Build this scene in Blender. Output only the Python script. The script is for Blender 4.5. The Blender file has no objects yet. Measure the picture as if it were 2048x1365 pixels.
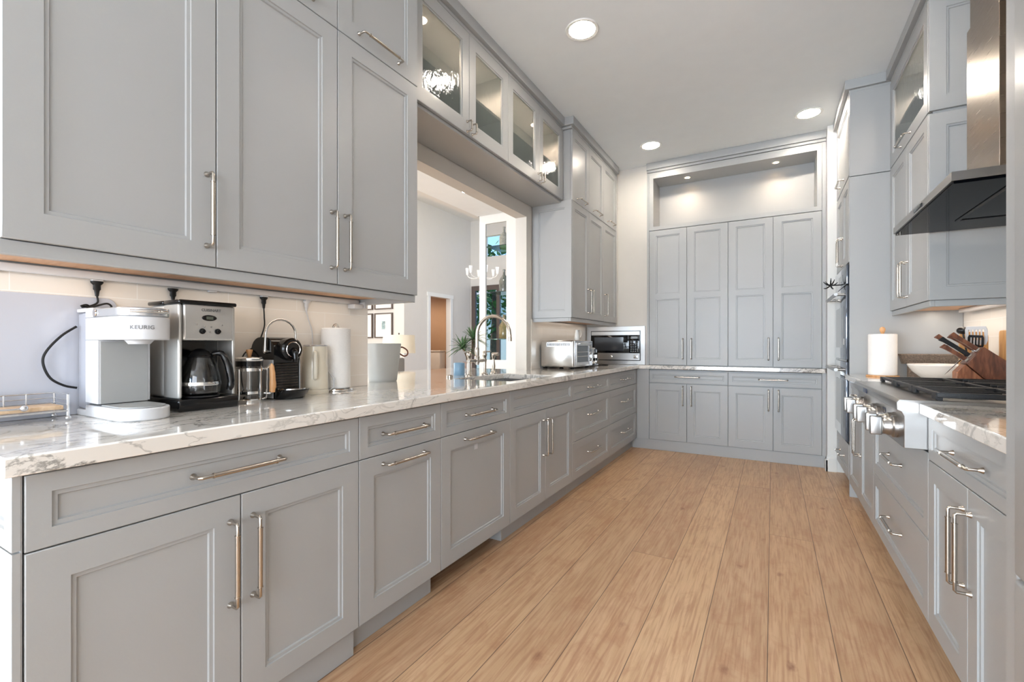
import bpy, bmesh, math, random
from mathutils import Vector, Matrix
random.seed(7)
PI = math.pi
sc = bpy.context.scene
col = sc.collection

# ------------------------------------------------------------------ camera
CAM_H = 1.137
TH = math.atan((1545 - 1024) / 920.0)
cd = bpy.data.cameras.new('camera'); cam = bpy.data.objects.new('camera', cd); col.objects.link(cam)
cam.location = (0, 0, CAM_H); cam.rotation_euler = (PI / 2, 0, TH)
cd.sensor_width = 36; cd.lens = 36 * 920 / 2048.0; cd.shift_y = 8.5 / 2048.0
cd.clip_start = 0.02; cd.clip_end = 200
sc.camera = cam
# ------------------------------------------------------------------ world and light
w = bpy.data.worlds.new('sky'); sc.world = w; w.use_nodes = True
bg = w.node_tree.nodes['Background']; bg.inputs[0].default_value = (0.30, 0.56, 1.0, 1); bg.inputs[1].default_value = 1.0
sc.view_settings.view_transform = 'Standard'; sc.view_settings.look = 'None'
sc.view_settings.exposure = 0.80; sc.view_settings.gamma = 1.0; sc.view_settings.use_curve_mapping = False
sc.cycles.use_denoising = True
sc.cycles.max_bounces = 8; sc.cycles.diffuse_bounces = 4; sc.cycles.glossy_bounces = 4
sc.cycles.transmission_bounces = 8; sc.cycles.transparent_max_bounces = 12
sc.cycles.sample_clamp_indirect = 6.0
sc.cycles.caustics_reflective = False; sc.cycles.caustics_refractive = False


def area(name, loc, target, sx, sy, power, color=(1, 1, 1), shape='RECTANGLE', spread=PI):
    d = bpy.data.lights.new(name, 'AREA'); d.shape = shape; d.size = sx
    if shape in ('RECTANGLE', 'ELLIPSE'): d.size_y = sy
    d.energy = power; d.color = color; d.spread = spread
    o = bpy.data.objects.new(name, d); col.objects.link(o); o.location = loc
    o.rotation_euler = (Vector(target) - Vector(loc)).to_track_quat('-Z', 'Y').to_euler()
    return o


def spot(name, loc, target, power, color, angle=2.2, radius=.03, blend=.6):
    d = bpy.data.lights.new(name, 'SPOT'); d.energy = power; d.color = color
    d.spot_size = angle; d.spot_blend = blend; d.shadow_soft_size = radius
    o = bpy.data.objects.new(name, d); col.objects.link(o); o.location = loc
    o.rotation_euler = (Vector(target) - Vector(loc)).to_track_quat('-Z', 'Y').to_euler()
    return o


# daylight entering through the big window in the wall behind the camera
area('daylight_rear_window', (-2.5, -5.9, 1.15), (-1.2, 2.5, 1.0), 5.4, 2.3, 490, (.80, .91, 1.0))
# added fill lamps for the dining and living rooms; no windows stand there
area('added_fill_west', (-8.1, 2.0, 1.8), (-2, 2.4, 1.5), 3.4, 2.2, 120, (1.0, .96, .90))  # added lamp inside the solid west wall, lights the bar counter side
area('added_fill_side', (1.10, -3.2, 1.6), (-1.3, 2.4, .5), 2.4, 1.5, 55, (.90, .95, 1.0))  # added in the kitchen, behind the camera, to brighten the left cabinet fronts
area('added_fill_living', (-3.2, 8.2, 2.0), (-5.0, 5.4, 1.6), 2.4, 3.0, 28, (1.0, .97, .93))  # added lamp before the closed part of the far wall, brightens the living room
area('added_fill_overhead', (-4.9, 5.4, 3.84), (-5.0, 5.6, 0), 1.6, 3.0, 30, (1.0, .95, .88))  # added lamp under the closed living room ceiling, brightens the room below
DL = [(-1.04, 2.73), (-1.05, 4.65), (0.27, 4.67), (0.27, 2.73)]


sd = bpy.data.lights.new('sun', 'SUN'); sd.energy = 3.2; sd.angle = .02; sd.color = (1, .95, .86)
sn = bpy.data.objects.new('sun', sd); col.objects.link(sn); sn.rotation_euler = Vector((-.75, -.25, .95)).to_track_quat('Z', 'Y').to_euler()


# warm strip lights under the wall cabinets
for nm, loc, sx, sy, pw in (('undercabinet_lamp', (-1.78, 1.02, 1.372), .05, 1.25, .5), ('undercabinet_lamp', (-1.78, 4.4, 1.372), .05, 1.15, .6), ('undercabinet_lamp', (.98, 3.8, 1.374), .05, .8, .8)):
    area(nm, loc, (loc[0] + .0001, loc[1], 0), sx, sy, pw, (1.0, .88, .74)).rotation_euler = (0, 0, 0)


# ------------------------------------------------------------------ materials
def lin(c):
    return tuple(((v / 255.) / 12.92 if v / 255. <= .04045 else ((v / 255. + .055) / 1.055) ** 2.4) for v in c) + (1,)


MATS = {}


def mat(name, rgb, rough=.5, metal=0., var=.03, scale=8., bump=0., bscale=60., coat=0., trans=0., ior=1.45, emit=None, es=0., stretch=None, alpha=1., sheen=0., spec=.5, aniso=0.):
    if name in MATS: return MATS[name]
    m = bpy.data.materials.new(name); m.use_nodes = True
    nt = m.node_tree; b = nt.nodes['Principled BSDF']; c = lin(rgb)
    geo = nt.nodes.new('ShaderNodeNewGeometry'); mp = nt.nodes.new('ShaderNodeMapping')
    nt.links.new(geo.outputs['Position'], mp.inputs['Vector'])
    if stretch: mp.inputs['Scale'].default_value = stretch
    n = nt.nodes.new('ShaderNodeTexNoise'); n.inputs['Scale'].default_value = scale; n.inputs['Detail'].default_value = 4
    nt.links.new(mp.outputs[0], n.inputs['Vector'])
    r = nt.nodes.new('ShaderNodeValToRGB')
    r.color_ramp.elements[0].position = .3; r.color_ramp.elements[1].position = .7
    r.color_ramp.elements[0].color = tuple(max(0, v * (1 - var)) for v in c[:3]) + (1,)
    r.color_ramp.elements[1].color = tuple(min(1, v * (1 + var)) for v in c[:3]) + (1,)
    nt.links.new(n.outputs['Fac'], r.inputs['Fac']); nt.links.new(r.outputs[0], b.inputs['Base Color'])
    b.inputs['Roughness'].default_value = rough; b.inputs['Metallic'].default_value = metal
    b.inputs['Coat Weight'].default_value = coat; b.inputs['Coat Roughness'].default_value = .05
    b.inputs['Transmission Weight'].default_value = trans; b.inputs['IOR'].default_value = ior
    b.inputs['Specular IOR Level'].default_value = spec; b.inputs['Alpha'].default_value = alpha
    b.inputs['Anisotropic'].default_value = aniso
    if sheen: b.inputs['Sheen Weight'].default_value = sheen
    if emit: b.inputs['Emission Color'].default_value = lin(emit); b.inputs['Emission Strength'].default_value = es
    if bump:
        n2 = nt.nodes.new('ShaderNodeTexNoise'); n2.inputs['Scale'].default_value = bscale; n2.inputs['Detail'].default_value = 3
        nt.links.new(mp.outputs[0], n2.inputs['Vector'])
        bp = nt.nodes.new('ShaderNodeBump'); bp.inputs['Strength'].default_value = bump; bp.inputs['Distance'].default_value = .01
        nt.links.new(n2.outputs['Fac'], bp.inputs['Height']); nt.links.new(bp.outputs[0], b.inputs['Normal'])
    MATS[name] = m
    return m


class NT:
    """tiny helper to chain nodes"""
    def __init__(s, m): s.t = m.node_tree; s.n = s.t.nodes; s.l = s.t.links
    def new(s, kind, **kw):
        o = s.n.new(kind)
        for k, v in kw.items(): setattr(o, k, v)
        return o
    def math(s, op, a, b=None, c=None):
        o = s.new('ShaderNodeMath', operation=op)
        for i, v in enumerate((a, b, c)):
            if v is None: continue
            if isinstance(v, (int, float)): o.inputs[i].default_value = v
            else: s.l.new(v, o.inputs[i])
        return o.outputs[0]
    def mixc(s, f, a, b, mode='MIX'):
        o = s.new('ShaderNodeMix', data_type='RGBA', blend_type=mode)
        for i, v in ((0, f), (6, a), (7, b)):
            if isinstance(v, (int, float)): o.inputs[i].default_value = v
            elif isinstance(v, tuple): o.inputs[i].default_value = v
            else: s.l.new(v, o.inputs[i])
        return o.outputs[2]
    def ramp(s, f, els):
        o = s.new('ShaderNodeValToRGB'); r = o.color_ramp
        while len(r.elements) < len(els): r.elements.new(.5)
        for e, (p, c) in zip(r.elements, els): e.position = p; e.color = c if len(c) == 4 else tuple(c) + (1,)
        s.l.new(f, o.inputs['Fac']); return o.outputs[0]


def floor_material():
    m = bpy.data.materials.new('oak_planks'); m.use_nodes = True; g = NT(m); b = g.n['Principled BSDF']
    geo = g.new('ShaderNodeNewGeometry'); sep = g.new('ShaderNodeSeparateXYZ'); g.l.new(geo.outputs['Position'], sep.inputs[0])
    x, y = sep.outputs[0], sep.outputs[1]
    px = g.math('DIVIDE', g.math('ADD', x, 10 * .22 + .016), .22)
    ix = g.math('FLOOR', px); fx = g.math('FRACT', px)
    wn = g.new('ShaderNodeTexWhiteNoise', noise_dimensions='1D'); g.l.new(ix, wn.inputs['W'])
    py = g.math('ADD', g.math('DIVIDE', y, 3.3), g.math('MULTIPLY', wn.outputs['Value'], 7.3))
    iy = g.math('FLOOR', py); fy = g.math('FRACT', py)
    cv = g.new('ShaderNodeCombineXYZ'); g.l.new(ix, cv.inputs[0]); g.l.new(iy, cv.inputs[1])
    w2 = g.new('ShaderNodeTexWhiteNoise', noise_dimensions='3D'); g.l.new(cv.outputs[0], w2.inputs['Vector'])
    pid = w2.outputs['Value']
    # grain coordinates, shifted per plank
    gv = g.new('ShaderNodeCombineXYZ')
    g.l.new(g.math('MULTIPLY', x, 9.0), gv.inputs[0]); g.l.new(g.math('MULTIPLY', y, .9), gv.inputs[1])
    g.l.new(g.math('MULTIPLY', pid, 40.), gv.inputs[2])
    n1 = g.new('ShaderNodeTexNoise'); n1.inputs['Scale'].default_value = 1.6; n1.inputs['Detail'].default_value = 6; n1.inputs['Distortion'].default_value = 1.2
    g.l.new(gv.outputs[0], n1.inputs['Vector'])
    gv2 = g.new('ShaderNodeCombineXYZ')
    g.l.new(g.math('MULTIPLY', x, 110.0), gv2.inputs[0]); g.l.new(g.math('MULTIPLY', y, 5.), gv2.inputs[1]); g.l.new(g.math('MULTIPLY', pid, 40.), gv2.inputs[2])
    n2 = g.new('ShaderNodeTexNoise'); n2.inputs['Scale'].default_value = 1.; n2.inputs['Detail'].default_value = 3
    g.l.new(gv2.outputs[0], n2.inputs['Vector'])
    base = g.ramp(pid, [(0, lin((174, 140, 108))), (.35, lin((190, 155, 118))), (.7, lin((201, 167, 129))), (1, lin((184, 147, 112)))])
    c1 = g.mixc(g.ramp(n1.outputs['Fac'], [(.35, (0, 0, 0)), (.65, (1, 1, 1))]), base, lin((214, 180, 146)))
    c1 = g.mixc(.5, base, c1)
    c2 = g.mixc(g.ramp(n2.outputs['Fac'], [(.32, (.55, .55, .55)), (.56, (0, 0, 0))]), c1, lin((150, 104, 74)))
    # knots and cloudy stains
    kv = g.new('ShaderNodeCombineXYZ'); g.l.new(g.math('MULTIPLY', x, 6.), kv.inputs[0]); g.l.new(g.math('MULTIPLY', y, 3.2), kv.inputs[1]); g.l.new(g.math('MULTIPLY', pid, 9.), kv.inputs[2])
    vo = g.new('ShaderNodeTexVoronoi'); vo.inputs['Scale'].default_value = .95; g.l.new(kv.outputs[0], vo.inputs['Vector'])
    nd = g.new('ShaderNodeTexNoise'); nd.inputs['Scale'].default_value = 12; g.l.new(kv.outputs[0], nd.inputs['Vector'])
    kd = g.math('ADD', vo.outputs['Distance'], g.math('MULTIPLY', g.math('SUBTRACT', nd.outputs['Fac'], .5), .14))
    knot = g.ramp(kd, [(.02, (.75, .75, .75)), (.11, (0, 0, 0))])
    c3 = g.mixc(knot, c2, lin((128, 82, 60)))
    st = g.new('ShaderNodeTexNoise'); st.inputs['Scale'].default_value = 1.5; st.inputs['Detail'].default_value = 9; st.inputs['Roughness'].default_value = .68; st.inputs['Distortion'].default_value = .6; g.l.new(kv.outputs[0], st.inputs['Vector'])
    c3 = g.mixc(g.ramp(st.outputs['Fac'], [(.50, (0, 0, 0)), (.70, (.48, .48, .48))]), c3, lin((156, 106, 76)))
    seam = g.math('MAXIMUM', g.math('LESS_THAN', g.math('ABSOLUTE', g.math('SUBTRACT', fx, .5)), .4935), 0)
    sx = g.math('GREATER_THAN', g.math('ABSOLUTE', g.math('SUBTRACT', fx, .5)), .4925)
    sy = g.math('GREATER_THAN', g.math('ABSOLUTE', g.math('SUBTRACT', fy, .5)), .4996)
    sm = g.math('MAXIMUM', sx, sy)
    c4 = g.mixc(g.math('MULTIPLY', sm, .85), c3, lin((78, 52, 36)))
    g.l.new(c4, b.inputs['Base Color'])
    b.inputs['Roughness'].default_value = .42
    g.l.new(g.math('ADD', g.math('MULTIPLY', n1.outputs['Fac'], .18), .30), b.inputs['Roughness'])
    bp = g.new('ShaderNodeBump'); bp.inputs['Strength'].default_value = .25; bp.inputs['Distance'].default_value = .002
    hh = g.math('SUBTRACT', n2.outputs['Fac'], g.math('MULTIPLY', sm, 2.0))
    g.l.new(hh, bp.inputs['Height']); g.l.new(bp.outputs[0], b.inputs['Normal'])
    return m


def marble_material():
    m = bpy.data.materials.new('veined_marble'); m.use_nodes = True; g = NT(m); b = g.n['Principled BSDF']
    geo = g.new('ShaderNodeNewGeometry'); mp = g.new('ShaderNodeMapping'); g.l.new(geo.outputs['Position'], mp.inputs[0])
    mp.inputs['Rotation'].default_value = (.2, .3, .75); mp.inputs['Scale'].default_value = (2.6, 1.2, 2.2)
    wv = g.new('ShaderNodeTexNoise'); wv.inputs['Scale'].default_value = 2.1; wv.inputs['Detail'].default_value = 8; wv.inputs['Roughness'].default_value = .62; wv.inputs['Distortion'].default_value = .9
    g.l.new(mp.outputs[0], wv.inputs[0])
    v1 = g.ramp(wv.outputs['Fac'], [(.482, (0, 0, 0)), (.498, (1, 1, 1)), (.502, (1, 1, 1)), (.526, (0, 0, 0))])
    w2 = g.new('ShaderNodeTexNoise'); w2.inputs['Scale'].default_value = 5.5; w2.inputs['Detail'].default_value = 6; w2.inputs['Distortion'].default_value = 1.2
    g.l.new(mp.outputs[0], w2.inputs[0])
    v2 = g.ramp(w2.outputs['Fac'], [(.478, (0, 0, 0)), (.50, (.62, .62, .62)), (.522, (0, 0, 0))])
    mk = g.new('ShaderNodeTexNoise'); mk.inputs['Scale'].default_value = 1.7; mk.inputs['Detail'].default_value = 2
    g.l.new(geo.outputs['Position'], mk.inputs[0])
    mask = g.ramp(mk.outputs['Fac'], [(.34, (.18, .18, .18)), (.58, (1, 1, 1))])
    f = g.math('MULTIPLY', g.math('MAXIMUM', v1, v2), mask)
    cl = g.ramp(mk.outputs['Fac'], [(.3, lin((236, 232, 226))), (.75, lin((222, 216, 208)))])
    cc = g.mixc(g.math('MULTIPLY', f, .85), cl, lin((112, 108, 102)))
    g.l.new(cc, b.inputs['Base Color']); b.inputs['Roughness'].default_value = .07; b.inputs['Coat Weight'].default_value = .4
    b.inputs['Coat Roughness'].default_value = .03
    return m


def tile_material():
    m = bpy.data.materials.new('glazed_tile'); m.use_nodes = True; g = NT(m); b = g.n['Principled BSDF']
    geo = g.new('ShaderNodeNewGeometry'); sep = g.new('ShaderNodeSeparateXYZ'); g.l.new(geo.outputs['Position'], sep.inputs[0])
    cv = g.new('ShaderNodeCombineXYZ'); g.l.new(g.math('ADD', sep.outputs[1], .02), cv.inputs[0]); g.l.new(g.math('ADD', sep.outputs[2], -.92 + .045), cv.inputs[1])
    br = g.new('ShaderNodeTexBrick'); g.l.new(cv.outputs[0], br.inputs['Vector'])
    br.inputs['Scale'].default_value = 1; br.inputs['Brick Width'].default_value = .305; br.inputs['Row Height'].default_value = .105
    br.inputs['Mortar Size'].default_value = .0013; br.inputs['Mortar Smooth'].default_value = .1
    br.inputs['Color1'].default_value = lin((238, 231, 222)); br.inputs['Color2'].default_value = lin((233, 226, 217)); br.inputs['Mortar'].default_value = lin((246, 243, 238))
    g.l.new(br.outputs['Color'], b.inputs['Base Color']); b.inputs['Roughness'].default_value = .16
    return m


def wood_material(name, c1, c2, c3, stretch=(14, 14, 1.6), rough=.45, coat=.1):
    m = bpy.data.materials.new(name); m.use_nodes = True; g = NT(m); b = g.n['Principled BSDF']
    tc = g.new('ShaderNodeTexCoord'); mp = g.new('ShaderNodeMapping'); g.l.new(tc.outputs['Object'], mp.inputs[0]); mp.inputs['Scale'].default_value = stretch
    n = g.new('ShaderNodeTexNoise'); n.inputs['Scale'].default_value = 3.0; n.inputs['Detail'].default_value = 5; n.inputs['Distortion'].default_value = .8; g.l.new(mp.outputs[0], n.inputs[0])
    g.l.new(g.ramp(n.outputs['Fac'], [(.3, lin(c1)), (.5, lin(c2)), (.72, lin(c3))]), b.inputs['Base Color'])
    b.inputs['Roughness'].default_value = rough; b.inputs['Coat Weight'].default_value = coat
    return m


def rain_glass():
    """seeded cabinet glass: partly clear, rippled surface"""
    m = bpy.data.materials.new('seeded_glass'); m.use_nodes = True; g = NT(m); b = g.n['Principled BSDF']
    geo = g.new('ShaderNodeNewGeometry'); mp = g.new('ShaderNodeMapping'); g.l.new(geo.outputs['Position'], mp.inputs[0]); mp.inputs['Scale'].default_value = (1, 1, .55)
    n = g.new('ShaderNodeTexNoise'); n.inputs['Scale'].default_value = 60; n.inputs['Detail'].default_value = 2; g.l.new(mp.outputs[0], n.inputs[0])
    n3 = g.new('ShaderNodeTexNoise'); n3.inputs['Scale'].default_value = 14; g.l.new(mp.outputs[0], n3.inputs[0])
    bp = g.new('ShaderNodeBump'); bp.inputs['Strength'].default_value = .8; bp.inputs['Distance'].default_value = .0022
    g.l.new(g.math('ADD', n.outputs['Fac'], g.math('MULTIPLY', n3.outputs['Fac'], .5)), bp.inputs['Height'])
    g.l.new(bp.outputs[0], b.inputs['Normal'])
    b.inputs['Base Color'].default_value = lin((104, 112, 108)); b.inputs['Roughness'].default_value = .07
    b.inputs['Transmission Weight'].default_value = 0; b.inputs['Alpha'].default_value = .5
    b.inputs['IOR'].default_value = 1.5
    return m


def steel_material(name='brushed_steel', rgb=(196, 192, 188), rough=.24, stretch=(2, 2, 160)):
    m = bpy.data.materials.new(name); m.use_nodes = True; g = NT(m); b = g.n['Principled BSDF']
    geo = g.new('ShaderNodeNewGeometry'); mp = g.new('ShaderNodeMapping'); g.l.new(geo.outputs['Position'], mp.inputs[0]); mp.inputs['Scale'].default_value = stretch
    n = g.new('ShaderNodeTexNoise'); n.inputs['Scale'].default_value = 4; n.inputs['Detail'].default_value = 3; g.l.new(mp.outputs[0], n.inputs[0])
    g.l.new(g.math('ADD', g.math('MULTIPLY', n.outputs['Fac'], .14), rough - .07), b.inputs['Roughness'])
    b.inputs['Base Color'].default_value = lin(rgb); b.inputs['Metallic'].default_value = 1
    return m


PAINT = mat('grey_cabinet_paint', (168, 169, 169), .34, var=.012, scale=2.5, bump=.02, bscale=180)
GAPM = mat('cabinet_carcass', (150, 149, 146), .6)
WALL = mat('warm_white_wall', (214, 209, 202), .75, var=.01, bump=.03, bscale=220)
WALLC = mat('cool_white_trim', (226, 225, 221), .4, var=.01)
CEIL = mat('ceiling_white', (241, 245, 247), .8, var=.01, bump=.03, bscale=160)
FLOOR = floor_material(); MARBLE = marble_material(); TILE = tile_material(); RGLASS = rain_glass()
STEEL = steel_material(rgb=(168, 166, 164), rough=.32); CHIM = steel_material('chimney_steel', (138, 126, 114), .30, (2, 2, 60)); NICKEL = mat('brushed_nickel', (188, 180, 170), .25, 1., var=.02, scale=30)
CHROME = mat('polished_chrome', (225, 224, 222), .07, 1., var=.01)
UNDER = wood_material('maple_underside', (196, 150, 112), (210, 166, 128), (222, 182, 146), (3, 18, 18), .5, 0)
WALNUT = wood_material('walnut', (70, 38, 26), (108, 62, 42), (142, 90, 62), (16, 16, 3), .35, .2)
BAMBOO = wood_material('bamboo', (188, 138, 84), (208, 160, 104), (222, 178, 124), (18, 18, 2), .45, .1)
BEECH = wood_material('beech', (196, 140, 88), (214, 160, 108), (226, 178, 128), (20, 20, 3), .4, .15)
BOARDW = wood_material('tray_board', (196, 164, 130), (216, 186, 152), (228, 202, 172), (4, 18, 18), .5, 0)
BLACKP = mat('gloss_black_plastic', (12, 12, 13), .14, var=.1)
BLACKM = mat('satin_black_plastic', (24, 24, 26), .38, var=.1)
RUBBER = mat('black_rubber', (10, 10, 10), .5, var=.1)
IRON = mat('cast_iron', (26, 26, 28), .45, var=.15, bump=.15, bscale=300)
BGLASS = mat('black_glass', (8, 10, 14), .05, var=.05, spec=.5)
OVENG = mat('mirror_oven_glass', (96, 102, 112), .05, metal=.6, var=.03, coat=.4)
WHITEP = mat('white_plastic', (206, 206, 208), .28, var=.01)
GREYP = mat('light_grey_plastic', (166, 167, 166), .32, var=.02)
SILVP = mat('silver_plastic', (196, 197, 199), .22, .75, var=.02)
CREAM = mat('cream_enamel', (220, 211, 192), .22, var=.02, coat=.3)
PAPER = mat('paper_towel', (240, 238, 235), .9, var=.02, bump=.3, bscale=160)
BUCKETM = mat('matte_grey_ceramic', (178, 178, 174), .45, var=.02)
LEATHER = mat('tan_leather', (112, 62, 38), .55, var=.1)
BLUEP = mat('pale_blue_ceramic', (128, 164, 192), .3, var=.04)
GLASS = mat('clear_glass', (255, 255, 255), .0, trans=1., ior=1.45, var=0)
DGLASS = mat('thin_window_glass', (235, 242, 245), .02, trans=1., ior=1.02, var=0)
WHITEC = mat('white_ceramic', (240, 236, 230), .22, var=.01, bump=.2, bscale=40)
WICKER = mat('dark_wicker', (128, 112, 98), .7, var=.4, scale=120, bump=.5, bscale=200)
LEAF = mat('dracaena_leaf', (72, 100, 62), .4, var=.35, scale=40)
LAMPON = mat('lamp_glow', (255, 250, 242), .5, emit=(255, 247, 238), es=88.)
PUCKON = mat('puck_glow', (255, 236, 205), .5, emit=(255, 226, 190), es=14.)
SHADE = mat('linen_shade', (240, 228, 206), .8, var=.03, bump=.2, bscale=300, emit=(255, 236, 205), es=.05)
FRAMED = mat('dark_bronze_frame', (92, 80, 74), .4, var=.05)
MATW = mat('mat_board', (240, 234, 226), .8, var=.01)
TAN = mat('ochre_paint', (180, 146, 116), .7, var=.02)
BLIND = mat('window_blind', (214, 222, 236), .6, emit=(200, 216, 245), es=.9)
FABRIC = mat('grey_tweed', (150, 146, 142), .9, var=.25, scale=300, bump=.4, bscale=400)
GRASS = mat('lawn_grass', (98, 128, 64), .9, var=.3, scale=3, bump=.5)
FOLI = mat('tree_leaves', (70, 98, 52), .8, var=.4, scale=9)
BARK = mat('tree_bark', (96, 78, 62), .9, var=.3)
PATTB = mat('patterned_bottle', (176, 172, 158), .35, var=.35, scale=70)
GLASSB = mat('smoked_glass_bottle', (150, 150, 140), .1, trans=.5, var=.2, scale=40)
BRASSG = mat('amber_glass_bottle', (176, 158, 112), .12, trans=.5, var=.2, scale=30)
BOARDP = mat('gloss_white_board', (190, 193, 203), .12, var=.01, coat=.5)


# ------------------------------------------------------------------ mesh helpers
def setp(o, label=None, cat=None, group=None, kind=None):
    if label: o['label'] = label
    if cat: o['category'] = cat
    if group: o['group'] = group
    if kind: o['kind'] = kind
    return o


class MB:
    def __init__(s): s.v = []; s.f = []
    def add(s, vs, fs):
        k = len(s.v); s.v += [tuple(v) for v in vs]; s.f += [tuple(i + k for i in f) for f in fs]
        return s
    def box(s, x0, x1, y0, y1, z0, z1, bev=0.):
        x0, x1 = sorted((x0, x1)); y0, y1 = sorted((y0, y1)); z0, z1 = sorted((z0, z1))
        if bev <= 0:
            return s.add([(x, y, z) for z in (z0, z1) for y in (y0, y1) for x in (x0, x1)],
                         [(0, 2, 3, 1), (4, 5, 7, 6), (0, 1, 5, 4), (2, 6, 7, 3), (0, 4, 6, 2), (1, 3, 7, 5)])
        bm = bmesh.new(); bmesh.ops.create_cube(bm, size=1)
        bmesh.ops.scale(bm, vec=(x1 - x0, y1 - y0, z1 - z0), verts=bm.verts)
        bmesh.ops.translate(bm, vec=((x0 + x1) / 2, (y0 + y1) / 2, (z0 + z1) / 2), verts=bm.verts)
        bmesh.ops.bevel(bm, geom=bm.edges[:], offset=bev, segments=3, affect='EDGES', profile=.5, clamp_overlap=True)
        bm.verts.index_update(); s.add([v.co[:] for v in bm.verts], [[v.index for v in f.verts] for f in bm.faces]); bm.free()
        return s
    def lathe(s, prof, c=(0, 0, 0), seg=32, axis=(0, 0, 1), a0=0, a1=2 * PI, sx=1., sy=1.):
        q = Vector((0, 0, 1)).rotation_difference(Vector(axis)); full = abs(a1 - a0 - 2 * PI) < 1e-6
        n = seg if full else seg + 1; vs = []
        for r, z in prof:
            for i in range(n):
                a = a0 + (a1 - a0) * i / seg
                vs.append(q @ Vector((r * math.cos(a) * sx, r * math.sin(a) * sy, z)) + Vector(c))
        fs = []
        for j in range(len(prof) - 1):
            for i in range(seg):
                i2 = (i + 1) % n
                fs.append((j * n + i, j * n + i2, (j + 1) * n + i2, (j + 1) * n + i))
        if full and prof[0] != prof[-1]:
            if prof[0][0] > 1e-6: fs.append(tuple(reversed(range(n))))
            if prof[-1][0] > 1e-6: fs.append(tuple(range((len(prof) - 1) * n, len(prof) * n)))
        return s.add(vs, fs)
    def cyl(s, p0, p1, r, seg=20, r1=None):
        p0 = Vector(p0); p1 = Vector(p1); L = (p1 - p0).length
        return s.lathe([(r, 0), (r if r1 is None else r1, L)], p0, seg, (p1 - p0).normalized())
    def tube(s, pts, r, seg=10, smooth=0, closed=False, flat=1.):
        pts = [Vector(p) for p in pts]
        if smooth: pts = catmull(pts, smooth, closed)
        n = len(pts); rs = r if isinstance(r, (list, tuple)) else [r] * n
        if len(rs) != n: rs = [rs[min(int(i * len(rs) / n), len(rs) - 1)] for i in range(n)]
        up = None; vs = []
        for i, p in enumerate(pts):
            t = ((pts[(i + 1) % n] - pts[i - 1]) if closed else (pts[min(i + 1, n - 1)] - pts[max(i - 1, 0)])).normalized()
            if up is None:
                up = Vector((0, 0, 1)) if abs(t.z) < .9 else Vector((1, 0, 0))
            u = (up - t * up.dot(t)).normalized(); v = t.cross(u); up = u
            for k in range(seg):
                a = 2 * PI * k / seg
                vs.append(p + u * (math.cos(a) * rs[i] * flat) + v * (math.sin(a) * rs[i]))
        fs = []
        for i in range(n if closed else n - 1):
            j = (i + 1) % n
            for k in range(seg):
                k2 = (k + 1) % seg; fs.append((i * seg + k, i * seg + k2, j * seg + k2, j * seg + k))
        if not closed: fs += [tuple(reversed(range(seg))), tuple(range((n - 1) * seg, n * seg))]
        return s.add(vs, fs)
    def prism(s, poly, lo, hi, plane='xy'):
        """extrude polygon; plane xy -> along z, yz -> along x, xz -> along y"""
        def P(a, b, h): return {'xy': (a, b, h), 'yz': (h, a, b), 'xz': (a, h, b)}[plane]
        n = len(poly); vs = [P(a, b, lo) for a, b in poly] + [P(a, b, hi) for a, b in poly]
        fs = [tuple(reversed(range(n))), tuple(range(n, 2 * n))] + [(i, (i + 1) % n, n + (i + 1) % n, n + i) for i in range(n)]
        return s.add(vs, fs)
    def sphere(s, c, r, seg=16, sz=1.):
        pr = [(r * math.sin(PI * i / 10), -r * sz * math.cos(PI * i / 10)) for i in range(11)]
        pr[0] = (0.0001, pr[0][1]); pr[-1] = (.0001, pr[-1][1])
        return s.lathe(pr, c, seg)
    def cells(s, us, vs_, skip, lo, hi, plane='xy'):
        """slab on a grid of cuts with some cells left out (openings)"""
        def P(a, b, h): return {'xy': (a, b, h), 'yz': (h, a, b), 'xz': (a, h, b)}[plane]
        nu, nv = len(us), len(vs_); pres = lambda i, j: 0 <= i < nu - 1 and 0 <= j < nv - 1 and (i, j) not in skip
        idx = {}; V = []; Fc = []
        def vid(i, j, k):
            if (i, j, k) not in idx: idx[(i, j, k)] = len(V); V.append(P(us[i], vs_[j], hi if k else lo))
            return idx[(i, j, k)]
        for i in range(nu - 1):
            for j in range(nv - 1):
                if not pres(i, j): continue
                Fc.append([vid(i, j, 1), vid(i + 1, j, 1), vid(i + 1, j + 1, 1), vid(i, j + 1, 1)])
                Fc.append([vid(i, j, 0), vid(i, j + 1, 0), vid(i + 1, j + 1, 0), vid(i + 1, j, 0)])
                if not pres(i - 1, j): Fc.append([vid(i, j, 0), vid(i, j, 1), vid(i, j + 1, 1), vid(i, j + 1, 0)])
                if not pres(i + 1, j): Fc.append([vid(i + 1, j, 0), vid(i + 1, j + 1, 0), vid(i + 1, j + 1, 1), vid(i + 1, j, 1)])
                if not pres(i, j - 1): Fc.append([vid(i, j, 0), vid(i + 1, j, 0), vid(i + 1, j, 1), vid(i, j, 1)])
                if not pres(i, j + 1): Fc.append([vid(i, j + 1, 0), vid(i, j + 1, 1), vid(i + 1, j + 1, 1), vid(i + 1, j + 1, 0)])
        return s.add(V, Fc)
    def xform(s, M): s.v = [tuple(M @ Vector(v)) for v in s.v]; return s
    def build(s, name, m, parent=None, bevel=0., flat=False):
        org = Vector((0, 0, 0)); p = parent
        while p is not None: org += p.location; p = p.parent
        me = bpy.data.meshes.new(name); me.from_pydata([tuple(Vector(v) - org) for v in s.v], [], s.f)
        bm = bmesh.new(); bm.from_mesh(me); bmesh.ops.recalc_face_normals(bm, faces=bm.faces[:]); bm.to_mesh(me); bm.free()
        me.materials.append(m)
        if not flat:
            me.polygons.foreach_set('use_smooth', [True] * len(me.polygons)); me.set_sharp_from_angle(angle=math.radians(38))
        o = bpy.data.objects.new(name, me); col.objects.link(o)
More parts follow.
